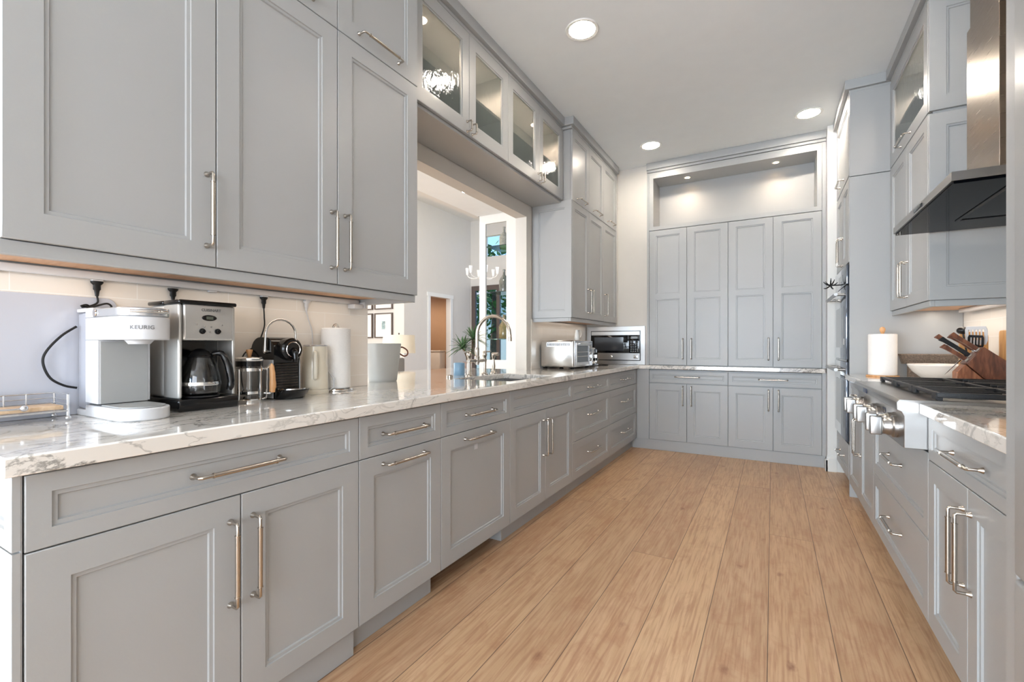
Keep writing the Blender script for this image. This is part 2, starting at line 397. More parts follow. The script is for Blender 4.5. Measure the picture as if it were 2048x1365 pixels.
        if parent is not None: o.parent = parent
        if bevel:
            b = o.modifiers.new('edge', 'BEVEL'); b.width = bevel; b.segments = 2; b.limit_method = 'ANGLE'; b.harden_normals = False
        return o


def catmull(P, n, closed=False):
    out = []; N = len(P)
    rng = range(N if closed else N - 1)
    for i in rng:
        p0 = P[(i - 1) % N] if closed or i > 0 else P[0]; p1 = P[i]; p2 = P[(i + 1) % N]
        p3 = P[(i + 2) % N] if closed or i + 2 < N else P[-1]
        for k in range(n):
            t = k / n
            out.append(.5 * ((2 * p1) + (-p0 + p2) * t + (2 * p0 - 5 * p1 + 4 * p2 - p3) * t * t + (-p0 + 3 * p1 - 3 * p2 + p3) * t ** 3))
    if not closed: out.append(P[-1])
    return out


def thing(name, loc, label, cat, group=None):
    o = bpy.data.objects.new(name, None); o.empty_display_size = .05; col.objects.link(o); o.location = loc
    return setp(o, label, cat, group)


def struct(name, mb, m, bevel=0.):
    return setp(mb.build(name, m, bevel=bevel), kind='structure')


def text_mesh(body, size, depth, m, parent, place, bend=None, name='lettering', bold=0., space=1.):
    cu = bpy.data.curves.new(name, 'FONT'); cu.body = body; cu.size = size; cu.extrude = depth; cu.align_x = 'CENTER'; cu.align_y = 'CENTER'
    cu.offset = bold; cu.space_character = space
    t = bpy.data.objects.new('tmp', cu); col.objects.link(t)
    dg = bpy.context.evaluated_depsgraph_get(); me = bpy.data.meshes.new_from_object(t.evaluated_get(dg))
    bpy.data.objects.remove(t); bpy.data.curves.remove(cu)
    mb = MB(); mb.v = [tuple(place(v.co)) for v in me.vertices]; mb.f = [tuple(p.vertices) for p in me.polygons]
    return mb.build(name, m, parent, flat=True)


# frames: P(a, z, n) -> world;  a runs along the cabinets, n points out of the fronts
def FL(x): return lambda a, z, n: (x + n, a, z)
def FR(x): return lambda a, z, n: (x - n, a, z)
def FB(y): return lambda a, z, n: (a, y - n, z)


def fbox(mb, P, a0, a1, z0, z1, n0, n1, bev=0.):
    p = P(a0, z0, n0); q = P(a1, z1, n1)
    return mb.box(p[0], q[0], p[1], q[1], p[2], q[2], bev)


def front_mesh(P, a0, a1, z0, z1, panels=None, stile=.07, t=.02, hole=False, flatp=False):
    """door or drawer front with stepped recessed panels"""
    b = .0018; mb = MB()
    if panels is None: panels = [(z0 + stile, z1 - stile)]
    us = [a0, a0 + b, a0 + stile, a1 - stile, a1 - b, a1]
    zs = [z0, z0 + b]
    for p in panels: zs += list(p)
    zs += [z1 - b, z1]
    if flatp: us = [a0, a0 + b, a1 - b, a1]; zs = [z0, z0 + b, z1 - b, z1]
    nu, nz = len(us), len(zs)
    def idx(i, j): return j * nu + i
    V = []
    for j, z in enumerate(zs):
        for i, a in enumerate(us):
            V.append(P(a, z, -b if i in (0, nu - 1) or j in (0, nz - 1) else 0))
    F = []
    pc = set() if flatp else {(2, 2 + 2 * k) for k in range(len(panels))}
    for j in range(nz - 1):
        for i in range(nu - 1):
            if (i, j) in pc: continue
            F.append((idx(i, j), idx(i + 1, j), idx(i + 1, j + 1), idx(i, j + 1)))
    k0 = len(V)
    for j, z in enumerate(zs):
        for i, a in enumerate(us): V.append(P(a, z, -t))
    for j in range(nz - 1):
        for i in range(nu - 1):
            if hole and (i, j) in pc: continue
            F.append(tuple(k0 + q for q in (idx(i, j), idx(i, j + 1), idx(i + 1, j + 1), idx(i + 1, j))))
    for i in range(nu - 1):
        F.append((idx(i, 0), k0 + idx(i, 0), k0 + idx(i + 1, 0), idx(i + 1, 0)))
        F.append((idx(i, nz - 1), idx(i + 1, nz - 1), k0 + idx(i + 1, nz - 1), k0 + idx(i, nz - 1)))
    for j in range(nz - 1):
        F.append((idx(0, j), idx(0, j + 1), k0 + idx(0, j + 1), k0 + idx(0, j)))
        F.append((idx(nu - 1, j), k0 + idx(nu - 1, j), k0 + idx(nu - 1, j + 1), idx(nu - 1, j + 1)))
    for (i, j) in pc:
        A0, A1, Z0, Z1 = us[i], us[i + 1], zs[j], zs[j + 1]
        cur = [idx(i, j), idx(i + 1, j), idx(i + 1, j + 1), idx(i, j + 1)]
        steps = [(.0015, -.0045), (.0105, -.0052), (.013, -.0105)]
        if hole: steps = [(.0015, -.0045), (.0085, -.0052), (.0095, -.010), (.0095, -.0145)]
        for off, n in steps:
            base = len(V)
            V += [P(A0 + off, Z0 + off, n), P(A1 - off, Z0 + off, n), P(A1 - off, Z1 - off, n), P(A0 + off, Z1 - off, n)]
            nx = [base, base + 1, base + 2, base + 3]
            for q in range(4): F.append((cur[q], cur[(q + 1) % 4], nx[(q + 1) % 4], nx[q]))
            cur = nx
        if hole:
            nx = [k0 + idx(i, j), k0 + idx(i + 1, j), k0 + idx(i + 1, j + 1), k0 + idx(i, j + 1)]
            for q in range(4): F.append((cur[q], cur[(q + 1) % 4], nx[(q + 1) % 4], nx[q]))
        else: F.append(tuple(cur))
    mb.add(V, F)
    return mb


def handle_mesh(P, ca, cz, L, vert=False, so=.036, r=.0058):
    mb = MB(); h = L / 2
    def Q(s, n):  # along the bar
        return P(ca, cz + s, n) if vert else P(ca + s, cz, n)
    e = .004
    mb.tube([Q(-h, .0), Q(-h, so - e), Q(-h + e, so), Q(-h * .72, so)], r * .82, 12)
    mb.tube([Q(h, .0), Q(h, so - e), Q(h - e, so), Q(h * .72, so)], r * .82, 12)
    mb.tube([Q(-h * .74, so), Q(h * .74, so)], r * 1.12, 14)
    for sg in (-1, 1):
        mb.tube([Q(sg * h * .745, so), Q(sg * h * .725, so)], r * 1.35, 14)
        ax = Vector(Q(sg * h, 1)) - Vector(Q(sg * h, 0))
        mb.lathe([(r * 1.55, 0), (r * 1.5, .002), (r * .95, .009), (r * .82, .012)], Q(sg * h, 0), 14, ax)
    return mb


def cabinet(name, label, P, a0, a1, z0, z1, depth, fronts, toe=None, cat='cabinet', group=None, body=None, bodymat=None, ends=None):
    loc = P((a0 + a1) / 2, z0 if toe is None else 0, -depth / 2)
    T = thing(name, loc, label, cat, group)
    mb = MB()
    if body is None: fbox(mb, P, a0 + .0005, a1 - .0005, z0, z1, -.0215, -depth)
    else: body(mb)
    mb.build('body', bodymat or PAINT, T)
    if toe is not None:
        mb = MB(); fbox(mb, P, a0 + .001, a1 - .001, 0.0, z0 - .0005, -toe, -depth + .02); mb.build('toe_kick', PAINT, T)
    g = .0016
    for fr in fronts:
        k = fr.get('kind', 'door'); s = fr.get('stile', .04 if k == 'drawer' else .07)
        A0, A1, Z0, Z1 = fr['r']
        o = front_mesh(P, A0 + g, A1 - g, Z0 + g, Z1 - g, fr.get('panels'), s, hole=fr.get('glass', False), flatp=fr.get('flat', False)).build(k, PAINT, T)
        if fr.get('glass'):
            mb = MB(); fbox(mb, P, A0 + s + .010, A1 - s - .010, fr['panels'][0][0] + .010, fr['panels'][0][1] - .010, -.0115, -.0140)
            mb.build('glass_pane', RGLASS, o)
        for h in fr.get('h', []):
            vert, ca, cz, L = h
            handle_mesh(P, ca, cz, L, vert).build('handle', NICKEL, o)
    return T


# ------------------------------------------------------------------ setting
CZ = 3.12
struct('floor', MB().box(-8.2, 1.3, -6.2, 8.45, -.06, 0), FLOOR)
struct('ceiling', MB().box(-3.95, 1.3, -6.2, 5.9, CZ, CZ + .12), CEIL)
struct('ceiling_fascia', MB().box(-4.05, -3.95, -6.2, 6.02, CZ, 3.87), WALLC)
struct('ceiling_living', MB().box(-8.2, -2.0, -6.2, 8.5, 3.87, 3.95), WALLC)
# left wall with the pass-through above the bar counter
struct('wall_left', MB().cells([.20, 1.78, 3.635, 5.15], [0, .878, 2.284, CZ], {(1, 1)}, -2.02, -1.91, 'yz'), WALL)
struct('wall_right', MB().cells([-6.1, -4.5, -1.9, 5.02], [0, .8, 2.4, CZ], {(1, 1)}, 1.14, 1.24, 'yz'), WALL)
struct('added_side_window', MB().cells([-4.5, -4.44, -3.23, -3.17, -1.96, -1.9], [.8, .86, 2.34, 2.4], {(1, 1), (3, 1)}, 1.17, 1.21, 'yz'), WALLC)  # unseen window and opening, added to go with the side fill lamp
struct('wall_back', MB().cells([-2.02, -1.85, -1.262, -1.1985], [0, .958, 1.318, CZ], {(1, 1)}, 5.15, 5.25, 'xz'), WALL)
struct('wall_back_recess', MB().box(-1.3, .43, 5.77, 5.85, 0, CZ), WALL)
struct('wall_microwave_recess', MB().box(-1.85, -1.262, 5.55, 5.6, .9, 1.4), WALL)
struct('wall_back_right', MB().box(.432, 1.24, 5.022, 5.85, 0, CZ), WALLC)
mb = MB(); mb.box(.420, .5, 5.006, 5.022, 0.0, .115).box(.424, .5, 5.011, 5.022, .115, .128).box(.428, .5, 5.015, 5.022, .128, .138)
mb.box(.4165, .432, 5.006, 5.09, 0, .10)
struct('baseboard_back_right', mb, WALLC)
# wall behind the camera, with its window opening
struct('wall_rear', MB().cells([-8.2, -5.0, 1.15, 1.24], [0, .08, 2.62, 3.95], {(1, 1)}, -6.2, -6.1, 'xz'), WALL)
mb = MB()
for a in (-5.0, -3.0, -.95, 1.09): mb.box(a, a + .06, -6.17, -6.12, .08, 2.62)
mb.box(-5.0, 1.15, -6.17, -6.12, .08, .14).box(-5.0, 1.15, -6.17, -6.12, 2.56, 2.62)
struct('window_1', mb, WALLC)
# glazed tile splashbacks
struct('wall_left_backsplash', MB().box(-1.910, -1.904, .30, 1.779, .921, 1.372), TILE)
struct('wall_left_backsplash_far', MB().box(-1.910, -1.904, 3.72, 5.149, .921, 1.372), TILE)
struct('wall_right_backsplash', MB().box(1.134, 1.140, 1.46, 4.249, .921, 3.1), TILE)
# living room beyond
struct('wall_living_divider', MB().cells([-3.93, -3.82, -3.45, -2.02], [0, .915, 2.99, CZ + .75], {(1, 1)}, 5.92, 5.955, 'xz'), WALLC)
struct('wall_living_divider_return', MB().box(-3.72, -2.02, 6.42, 6.5, 0, 3.87), WALLC)
struct('wall_living_side', MB().cells([6.28, 7.0, 7.64, 8.39], [0, 2.095, 3.87], {(1, 0)}, -5.9, -5.8, 'yz'), WALL)
struct('wall_living_alcove', MB().box(-8.2, -5.9, 6.28, 6.38, 0, 3.87), WALL)
struct('wall_living_far', MB().cells([-5.8, -5.76, -5.42, -4.86, -4.4, -2.0], [0, 2.43, 3.05, 3.50, 3.87], {(1, 0), (2, 0), (3, 0), (2, 2)}, 8.39, 8.5, 'xz'), WALL)
struct('wall_living_west', MB().box(-8.3, -8.2, -6.2, 6.38, 0, 3.87), WALL)
mb = MB()
for z0_, z1_, y0_, y1_ in ((0, 2.155, 6.93, 7.0), (0, 2.155, 7.64, 7.71)): mb.box(-5.8, -5.78, y0_, y1_, z0_, z1_)
mb.box(-5.8, -5.775, 6.91, 7.73, 2.095, 2.17)
struct('trim_1', mb, WALLC)
# small bathroom seen through that doorway
mb = MB(); mb.box(-7.5, -7.42, 6.4, 8.45, 0, 2.6); mb.box(-7.42, -5.9, 6.385, 6.42, 0, 2.6); mb.box(-7.42, -5.9, 8.45, 8.5, 0, 2.6)
struct('wall_bathroom', mb, TAN)
struct('ceiling_bathroom', MB().box(-7.5, -5.9, 6.38, 8.5, 2.6, 2.65), WALL)
mb = MB().box(-7.42, -7.40, 8.06, 8.42, 1.42, 2.32)
struct('window_2', mb, WALLC)
mb = MB()
for k in range(22): mb.box(-7.40, -7.385, 8.08, 8.40, 1.45 + k * .039, 1.45 + k * .039 + .028)
setp(mb.build('window_blind', BLIND), 'white slatted blind over the bathroom window seen through the doorway', 'blind')
spot('bathroom_lamp', (-6.6, 7.4, 2.5), (-6.9, 7.5, 0), 42, (1, .86, .70), 2.6, .1)
# far glass door with bronze frame, and clerestory window
mb = MB()
mb.box(-5.76, -5.66, 8.36, 8.42, 0, 2.43).box(-5.66, -4.40, 8.36, 8.42, 2.33, 2.43).box(-4.50, -4.40, 8.36, 8.42, 0, 2.33).box(-5.66, -4.5, 8.36, 8.42, 0, .12)
mb.box(-5.12, -5.04, 8.365, 8.415, .12, 2.33)
struct('door_1', mb, FRAMED)
struct('door_1_glass', MB().box(-5.66, -4.50, 8.385, 8.392, .12, 2.33), DGLASS)
mb = MB().box(-5.42, -4.86, 8.42, 8.44, 3.255, 3.275)
struct('window_3', mb, FRAMED)
# garden
struct('ground_outside', MB().box(-30, 20, 8.55, 60, -.3, -.06), GRASS)
struct('ground_patio', MB().box(-9, -2, 8.5, 10.5, -.06, -.02), mat('patio_stone', (190, 184, 178), .8))


def tree(x, y, h, r, label):
    T = thing('garden_tree', (x, y, -.06), label, 'tree')
    MB().tube([(x, y, -.06), (x + .05, y, h * .5), (x, y + .05, h * .8)], [.14, .10, .06], 8, 3).build('trunk', BARK, T)
    rnd = random.Random(int(x * 10)); mb = MB()
    for i in range(900):
        u = rnd.random() ** .4; th = rnd.uniform(0, 2 * PI); ph = math.acos(rnd.uniform(-1, 1))
        c = Vector((x + r * u * math.sin(ph) * math.cos(th), y + r * u * math.sin(ph) * math.sin(th), h * .72 + r * 1.2 * u * math.cos(ph)))
        a = Vector((rnd.uniform(-1, 1), rnd.uniform(-1, 1), rnd.uniform(-1, 1))).normalized(); b_ = a.orthogonal().normalized()
        s_ = rnd.uniform(.08, .16)
        mb.add([c - a * s_, c + b_ * s_ * .5, c + a * s_, c - b_ * s_ * .5], [(0, 1, 2, 3)])
    mb.build('crown', FOLI, T, flat=True)


T = thing('neighbour_house', (-12, 19, 0), 'pale house wall far beyond the garden tree and glass door', 'house')
MB().box(-20, -6, 19, 24, -.3, 3.6).build('wall', mat('pale_stucco', (222, 216, 212), .8), T)
MB().prism([(18.6, 3.6), (24.4, 3.6), (21.5, 5.0)], -20.3, -5.7, 'yz').build('roof', mat('roof_tiles', (168, 158, 152), .8), T)
tree(-8.7, 14.0, 4.2, 1.5, 'leafy green tree outside beyond the bronze framed glass door')

# ------------------------------------------------------------------ downlights
for i, (x, y) in enumerate(DL):
    lab = ['round recessed ceiling light nearest the glass fronted cabinets', 'round recessed ceiling light above the far end of the left run by the microwave',
           'round recessed ceiling light above the aisle in front of the oven tower', 'round recessed ceiling light before the range hood',
           'round recessed ceiling light above the coffee machines', 'round recessed ceiling light above the near right aisle'][i]
    T = thing('ceiling_light', (x, y, CZ), lab, 'ceiling light', 'recessed ceiling lights in the kitchen')
    MB().lathe([(.082, -.004), (.100, -.006), (.104, 0), (.082, 0), (.082, -.004)], (x, y, CZ), 40).build('trim_ring', WALLC, T)
    MB().lathe([(.0001, -.003), (.081, -.003)], (x, y, CZ), 40).build('lamp_disc', LAMPON, T)
T = thing('ceiling_light', (-3.2, 4.25, CZ), 'round recessed ceiling light of the dining room through the pass-through', 'ceiling light')
# ray through (935,400): X/Y chosen to sit on the dining ceiling
lx, ly = -3.43, 4.87
T.location = (lx, ly, CZ)
MB().lathe([(.062, -.004), (.080, -.006), (.084, 0), (.062, 0), (.062, -.004)], (lx, ly, CZ), 32).build('trim_ring', WALLC, T)
MB().lathe([(.0001, -.003), (.061, -.003)], (lx, ly, CZ), 32).build('lamp_disc', LAMPON, T)

# ------------------------------------------------------------------ left base run
BL = FL(-1.31); D = .59
Z0, Z1, ZD = .108, .874, .7155
Y_ = [.321, 1.183, 1.659, 2.290, 3.237, 4.141, 5.132]
def drw(a0, a1, z0=ZD, z1=Z1, h=True, hl=.24, hz=None):
    return dict(kind='drawer', r=(a0, a1, z0, z1), stile=.04, h=[(False, (a0 + a1) / 2, (z0 + z1) / 2 if hz is None else hz, hl)] if h else [])
a, b = Y_[0], Y_[1]; m_ = .756
cabinet('base_cabinet', 'widest grey base cabinet, drawer over two doors, at the near end of the left run', BL, a, b, Z0, Z1, D,
        [drw(a, b), dict(r=(a, m_, Z0, ZD), h=[(True, m_ - .030, .53, .23)]), dict(r=(m_, b, Z0, ZD), h=[(True, m_ + .034, .53, .23)])], toe=.028)
a, b = Y_[1], Y_[2]
cabinet('base_cabinet', 'narrow grey base cabinet, drawer over single pull-out front, between dishwasher and wide unit', BL, a, b, Z0, Z1, D,
        [drw(a, b), dict(r=(a, b, Z0, ZD), h=[(False, (a + b) / 2, .678, .24)])], toe=.06)
a, b = Y_[2], Y_[3]
T = cabinet('dishwasher', 'panelled grey dishwasher front with small white sticker below its bar handle', BL, a, b, Z0, Z1, D,
            [drw(a, b), dict(r=(a, b, Z0, ZD), h=[(False, (a + b) / 2 - .01, .678, .24)])], cat='dishwasher')
st = MB(); fbox(st, BL, 1.942, 1.972, .606, .634, -.0104, -.0098); s_ = st.build('sticker', WHITEP, T); s_['label'] = 'small white sticker'
st = MB(); fbox(st, BL, a + .02, b - .02, .0, Z0 - .004, -.14, -.5); st.build('base', RUBBER, T)
a, b = Y_[3], Y_[4]; m_ = (a + b) / 2 + .0
def sink_body(mb):
    fbox(mb, BL, a + .001, a + .019, Z0, Z1, -.0215, -D); fbox(mb, BL, b - .019, b - .001, Z0, Z1, -.0215, -D)
    fbox(mb, BL, a + .019, b - .019, Z0, Z0 + .018, -.0215, -D); fbox(mb, BL, a + .019, b - .019, .70, Z1, -.0215, -.038)
cabinet('sink_cabinet', 'grey sink base cabinet with blank top panel over two doors below the faucet', BL, a, b, Z0, Z1, D,
        [dict(kind='front_panel', r=(a, b, ZD, Z1), stile=.04), dict(r=(a, m_, Z0, ZD), h=[(True, m_ - .035, .53, .23)]), dict(r=(m_, b, Z0, ZD), h=[(True, m_ + .035, .53, .23)])], toe=.06, body=sink_body)
for (a, b, lb) in ((Y_[4], Y_[5], 'grey three-drawer base cabinet beside the sink cabinet'), (Y_[5], Y_[6], 'grey three-drawer base cabinet in the far corner of the left run')):
    cabinet('drawer_cabinet', lb, BL, a, b, Z0, Z1, D, [drw(a, b - (.03 if b > 5 else 0)),
            dict(kind='drawer', r=(a, b - (.03 if b > 5 else 0), .40, ZD), stile=.06, h=[(False, (a + b) / 2, .575, .25)]),
            dict(kind='drawer', r=(a, b - (.03 if b > 5 else 0), Z0, .40), stile=.06, h=[(False, (a + b) / 2, .27, .25)])], toe=.06)
# end panel of the run (faces the camera side)
T = thing('end_panel', (-1.6, .30, 0), 'grey panelled end of the left run at the near counter end', 'cabinet panel')
PE = FB(.303)
mb = front_mesh(PE, -1.905, -1.312, .724, .874, None, .04, t=.014); mb.build('drawer', PAINT, T)
mb = front_mesh(PE, -1.905, -1.312, .0, .720, None, .075, t=.014); mb.build('door', PAINT, T)
MB().box(-1.905, -1.313, .3172, .3195, 0, .874).build('body', PAINT, T)

# ------------------------------------------------------------------ counters
mb = MB().cells([-2.70, -1.903, -1.80, -1.37, -1.28], [.285, 1.785, 2.40, 3.05, 3.63, 5.0855, 5.149],
                {(0, 0), (0, 4), (0, 5), (2, 2)}, .88, .92)
o = mb.build('countertop', MARBLE, bevel=.004)
setp(o, 'long white veined marble countertop of the left run with sink cutout and bar ledge', 'countertop')
o = MB().box(-1.279, .425, 5.0855, 5.119, .88, .92).build('counter_ledge', MARBLE, bevel=.003)
setp(o, 'thin marble ledge running across the pantry wall', 'countertop')
# ------------------------------------------------------------------ left wall cabinets
UL = FL(-1.52); ZB, ZS, ZT = 1.381, 2.408, 3.03
def hollow(P, a0, a1, z0, z1, depth, t=.018, shelf=None):
    def f(mb):
        n0 = -.0215
        fbox(mb, P, a0 + .0005, a0 + t, z0, z1, n0, -depth); fbox(mb, P, a1 - t, a1 - .0005, z0, z1, n0, -depth)
        fbox(mb, P, a0 + t, a1 - t, z0, z0 + t, n0, -depth); fbox(mb, P, a0 + t, a1 - t, z1 - t, z1, n0, -depth)
        fbox(mb, P, a0 + t, a1 - t, z0 + t, z1 - t, -depth + .01, -depth)
        if shelf: fbox(mb, P, a0 + t, a1 - t, shelf, shelf + .018, n0 - .03, -depth + .01)
    return f
UD = .383
def upper(label, P, cuts, z0, z1, doors, depth=UD, name='wall_cabinet'):
    return cabinet(name, label, P, cuts[0], cuts[-1], z0, z1, depth, doors)
def ceiling_filler(label, P, a0, a1, depth, ret0=None, ret1=None, name='crown_molding'):
    """frieze + crown strip up to the ceiling"""
    mb = MB(); fbox(mb, P, a0, a1, ZT + .0005, 3.05, .0, -depth)
    fbox(mb, P, a0 - (ret0 or 0), a1 + (ret1 or 0), 3.0505, CZ - .0005, .028, -depth)
    return setp(mb.build(name, PAINT, bevel=.002), label, 'molding')
hz = 1.555
upper('grey wall cabinet with single door above the white pod coffee maker', UL, (.335, .80), ZB, ZS,
      None or [dict(r=(.335, .80, ZB, ZS), h=[(True, .80 - .028, hz, .22)])])
upper('grey wall cabinet with two doors above the espresso machine and kettle', UL, (.80, 1.263, 1.742), ZB, ZS,
      [dict(r=(.80, 1.263, ZB, ZS), h=[(True, 1.263 - .030, hz, .22)]), dict(r=(1.263, 1.742, ZB, ZS), h=[(True, 1.263 + .036, hz, .22)])])
upper('short grey top cabinet at the ceiling over the single door cabinet', UL, (.335, .80), ZS, ZT,
      [dict(r=(.335, .80, ZS, ZT), h=[(False, .5675, ZS + .045, .235)])])
upper('short grey two-door top cabinet at the ceiling over the paired coffee station doors', UL, (.80, 1.263, 1.742), ZS, ZT,
      [dict(r=(.80, 1.263, ZS, ZT), h=[(False, 1.03, ZS + .045, .235)]), dict(r=(1.263, 1.742, ZS, ZT), h=[(False, 1.49, ZS + .045, .235)])])
ceiling_filler('grey crown molding over the near left wall cabinets', UL, .335, 1.742, UD, 0, .0)
# light rail under the near wall cabinets and the wood-faced underside
o = MB().box(-1.552, -1.530, .335, 1.735, 1.347, 1.3805).box(-1.902, -1.552, 1.713, 1.735, 1.347, 1.3805).build('light_rail', PAINT, bevel=.002)
setp(o, 'grey light rail along the bottom edge of the near left wall cabinets', 'molding')
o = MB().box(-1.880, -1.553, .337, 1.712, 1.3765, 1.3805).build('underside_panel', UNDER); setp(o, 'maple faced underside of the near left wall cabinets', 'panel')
# far left wall cabinets
FY = (3.756, 4.172, 4.603, 5.060)
T = upper('grey wall cabinet with three doors above the toaster oven', UL, FY, ZB, ZS,
      [dict(r=(FY[0], FY[1], ZB, ZS), stile=.062, h=[(True, FY[1] - .03, hz, .22)]), dict(r=(FY[1], FY[2], ZB, ZS), stile=.062, h=[(True, FY[1] + .035, hz, .22)]),
       dict(r=(FY[2], FY[3], ZB, ZS), stile=.062, h=[(True, FY[2] + .04, hz, .22)])])
front_mesh(FB(FY[0]), -1.903, -1.522, ZB, ZS, None, .06).xform(Matrix.Translation((0, -.0203, 0))).build('side_panel', PAINT, T)
T = upper('grey top cabinet with three frosted doors at the ceiling, beside the glass fronted row', UL, FY, ZS, ZT,
      [dict(r=(FY[k], FY[k + 1], ZS, ZT), stile=.062, h=[(False, (FY[k] + FY[k + 1]) / 2, ZS + .04, .20)]) for k in range(3)])
ceiling_filler('grey crown molding over the three-door wall cabinet by the back wall', UL, FY[0] - .022, FY[3], UD, .026, .0)
o = MB().box(-1.552, -1.530, 3.745, 5.055, 1.347, 1.3805).box(-1.902, -1.552, 3.745, 3.767, 1.347, 1.3805).build('light_rail', PAINT, bevel=.002)
setp(o, 'grey light rail under the wall cabinet above the toaster oven', 'molding')
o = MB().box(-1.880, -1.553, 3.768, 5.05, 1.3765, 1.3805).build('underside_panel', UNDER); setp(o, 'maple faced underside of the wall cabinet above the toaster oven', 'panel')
o = MB().box(-1.905, -1.54, 5.0605, 5.149, 1.381, CZ - .001).build('filler_strip', WALLC); setp(o, 'white filler strip between three-door wall cabinet and back wall', 'panel')
# glass fronted row over the pass-through
GL = FL(-1.60); GY = (1.8, 2.30, 2.772, 3.262, 3.733)
for i in range(2):
    c0, c1, c2 = GY[2 * i:2 * i + 3]
    lab = ['glass fronted top cabinet nearest the coffee station, over the pass-through', 'glass fronted top cabinet over the pass-through next to the three-door wall cabinet'][i]
    pn = [(2.492, 2.955)]
    cabinet('glass_cabinet', lab, GL, c0, c2, 2.392, ZT, .303,
            [dict(r=(c0, c1, 2.410, ZT), stile=.068, glass=True, panels=pn, h=[(True, c1 - .024, 2.455, .06)]),
             dict(r=(c1, c2, 2.410, ZT), stile=.068, glass=True, panels=pn, h=[(True, c1 + .028, 2.455, .06)])], body=hollow(GL, c0, c2, 2.392, ZT, .303, shelf=2.70))
    for y in ((c0 + c1) / 2, (c1 + c2) / 2):
        T = thing('puck_light', (-1.76, y, 3.011), 'small warm puck light inside the glass fronted cabinet', 'cabinet light', 'puck lights inside the glass cabinets')
        MB().lathe([(.0001, -.006), (.022, -.006), (.030, -.004), (.032, 0)], (-1.76, y, 3.0115), 20).build('lens', PUCKON, T)
        spot('puck_lamp', (-1.76, y, 3.0), (-1.76, y, 2), 20, (1, .76, .56), 2.6, .02)
o = MB().box(-1.903, -1.60, 1.743, 1.7995, 2.392, 3.0295).build('filler_strip', PAINT); setp(o, 'grey filler strip between near wall cabinets and glass fronted row', 'panel')
ceiling_filler('grey crown molding over the glass fronted cabinets', GL, 1.743, 3.706, .303, 0, 0)

# ------------------------------------------------------------------ pantry wall
PB = FB(5.12)
PX = (-1.175, -.785, -.391, .005, .399); PD = .60
def pantry_stiles(mb, z0, z1):
    fbox(mb, PB, -1.198, PX[0], z0, z1, 0, -.05); fbox(mb, PB, PX[4], .425, z0, z1, 0, -.05)
for i in range(2):
    x0, x1, x2 = PX[2 * i:2 * i + 3]
    cabinet('base_cabinet', ['grey pantry base cabinet with one drawer over two doors, near the microwave', 'grey pantry base cabinet with one drawer over two doors, near the oven tower'][i],
            PB, x0, x2, .112, .872, PD, [dict(kind='drawer', r=(x0, x2, .732, .862), stile=.036, h=[(False, (x0 + x2) / 2, .80, .24)]),
            dict(r=(x0, x1, .112, .728), h=[(True, x1 - .04, .60, .20)]), dict(r=(x1, x2, .112, .728), h=[(True, x1 + .045, .60, .20)])], toe=None)
    cabinet('pantry_cabinet', ['tall grey pantry cabinet with two double-panel doors, on the microwave side', 'tall grey pantry cabinet with two double-panel doors, on the oven side'][i],
            PB, x0, x2, .9215, 2.386, PD, [dict(r=(x0, x1, .926, 2.384), panels=[(.995, 1.635), (1.690, 2.325)], h=[(True, x1 - .04, 1.10, .21)]),
            dict(r=(x1, x2, .926, 2.384), panels=[(.995, 1.635), (1.690, 2.325)], h=[(True, x1 + .045, 1.10, .21)])])
mb = MB().box(-1.36, .428, 5.128, 5.5, 0, .1115); setp(mb.build('toe_kick_board', PAINT, bevel=.002), 'grey toe kick board along the foot of the pantry wall', 'toe kick')
mb = MB().box(-1.309, PX[0] - .001, 5.121, 5.14, .1125, .879); setp(mb.build('filler_strip', PAINT), 'grey corner filler between the left drawers and the pantry base cabinets', 'panel')
# face frame around the pantry
mb = MB(); fbox(mb, PB, -1.1975, PX[0] - .001, .9215, 3.02, 0, -.06); setp(mb.build('pantry_stile', PAINT), 'tall grey stile between back wall and pantry doors', 'panel')
mb = MB(); fbox(mb, PB, PX[4] + .001, .4305, .9215, 3.02, 0, -.06); fbox(mb, PB, PX[4] + .001, .4305, .1125, .879, 0, -.06); setp(mb.build('pantry_stile', PAINT), 'tall grey stile between pantry doors and white wall end', 'panel')
T = thing('display_niche', (-.388, 5.4, 2.388), 'open lit display niche above the pantry doors', 'niche')
mb = MB(); mb.cells([PX[0], -1.130, .360, PX[4]], [2.388, 2.430, 2.952, 3.018], {(1, 1)}, 5.12, 5.14, 'xz'); mb.build('face_frame', PAINT, T, bevel=.0015)
mb = MB(); mb.box(-1.150, -1.130, 5.14, 5.44, 2.41, 2.972).box(.360, .380, 5.14, 5.44, 2.41, 2.972).box(-1.130, .360, 5.14, 5.44, 2.41, 2.43).box(-1.130, .360, 5.14, 5.44, 2.952, 2.972).box(-1.150, .380, 5.44, 5.46, 2.41, 2.972)
mb.build('niche_box', PAINT, T)
for x in (-.80, .03):
    T = thing('puck_light', (x, 5.26, 2.952), ['small round puck light in the niche ceiling on the microwave side', 'small round puck light in the niche ceiling on the oven side'][x > -.4], 'cabinet light', 'puck lights in the display niche')
    MB().lathe([(.024, -.003), (.036, -.004), (.038, 0), (.024, 0)], (x, 5.26, 2.952), 28).build('trim_ring', WALLC, T)
    MB().lathe([(.0001, -.003), (.0235, -.003)], (x, 5.26, 2.952), 28).build('lens', PUCKON, T)
    spot('niche_lamp', (x, 5.26, 2.94), (x, 5.34, 2), 5.5, (1, .80, .60), 2.3, .03, .9)
mb = MB().box(-1.197, .4305, 5.108, 5.50, 3.0205, 3.0455).box(-1.197, .4305, 5.088, 5.50, 3.046, CZ - .001)
setp(mb.build('crown_molding', PAINT, bevel=.002), 'grey crown molding across the top of the pantry wall', 'molding')

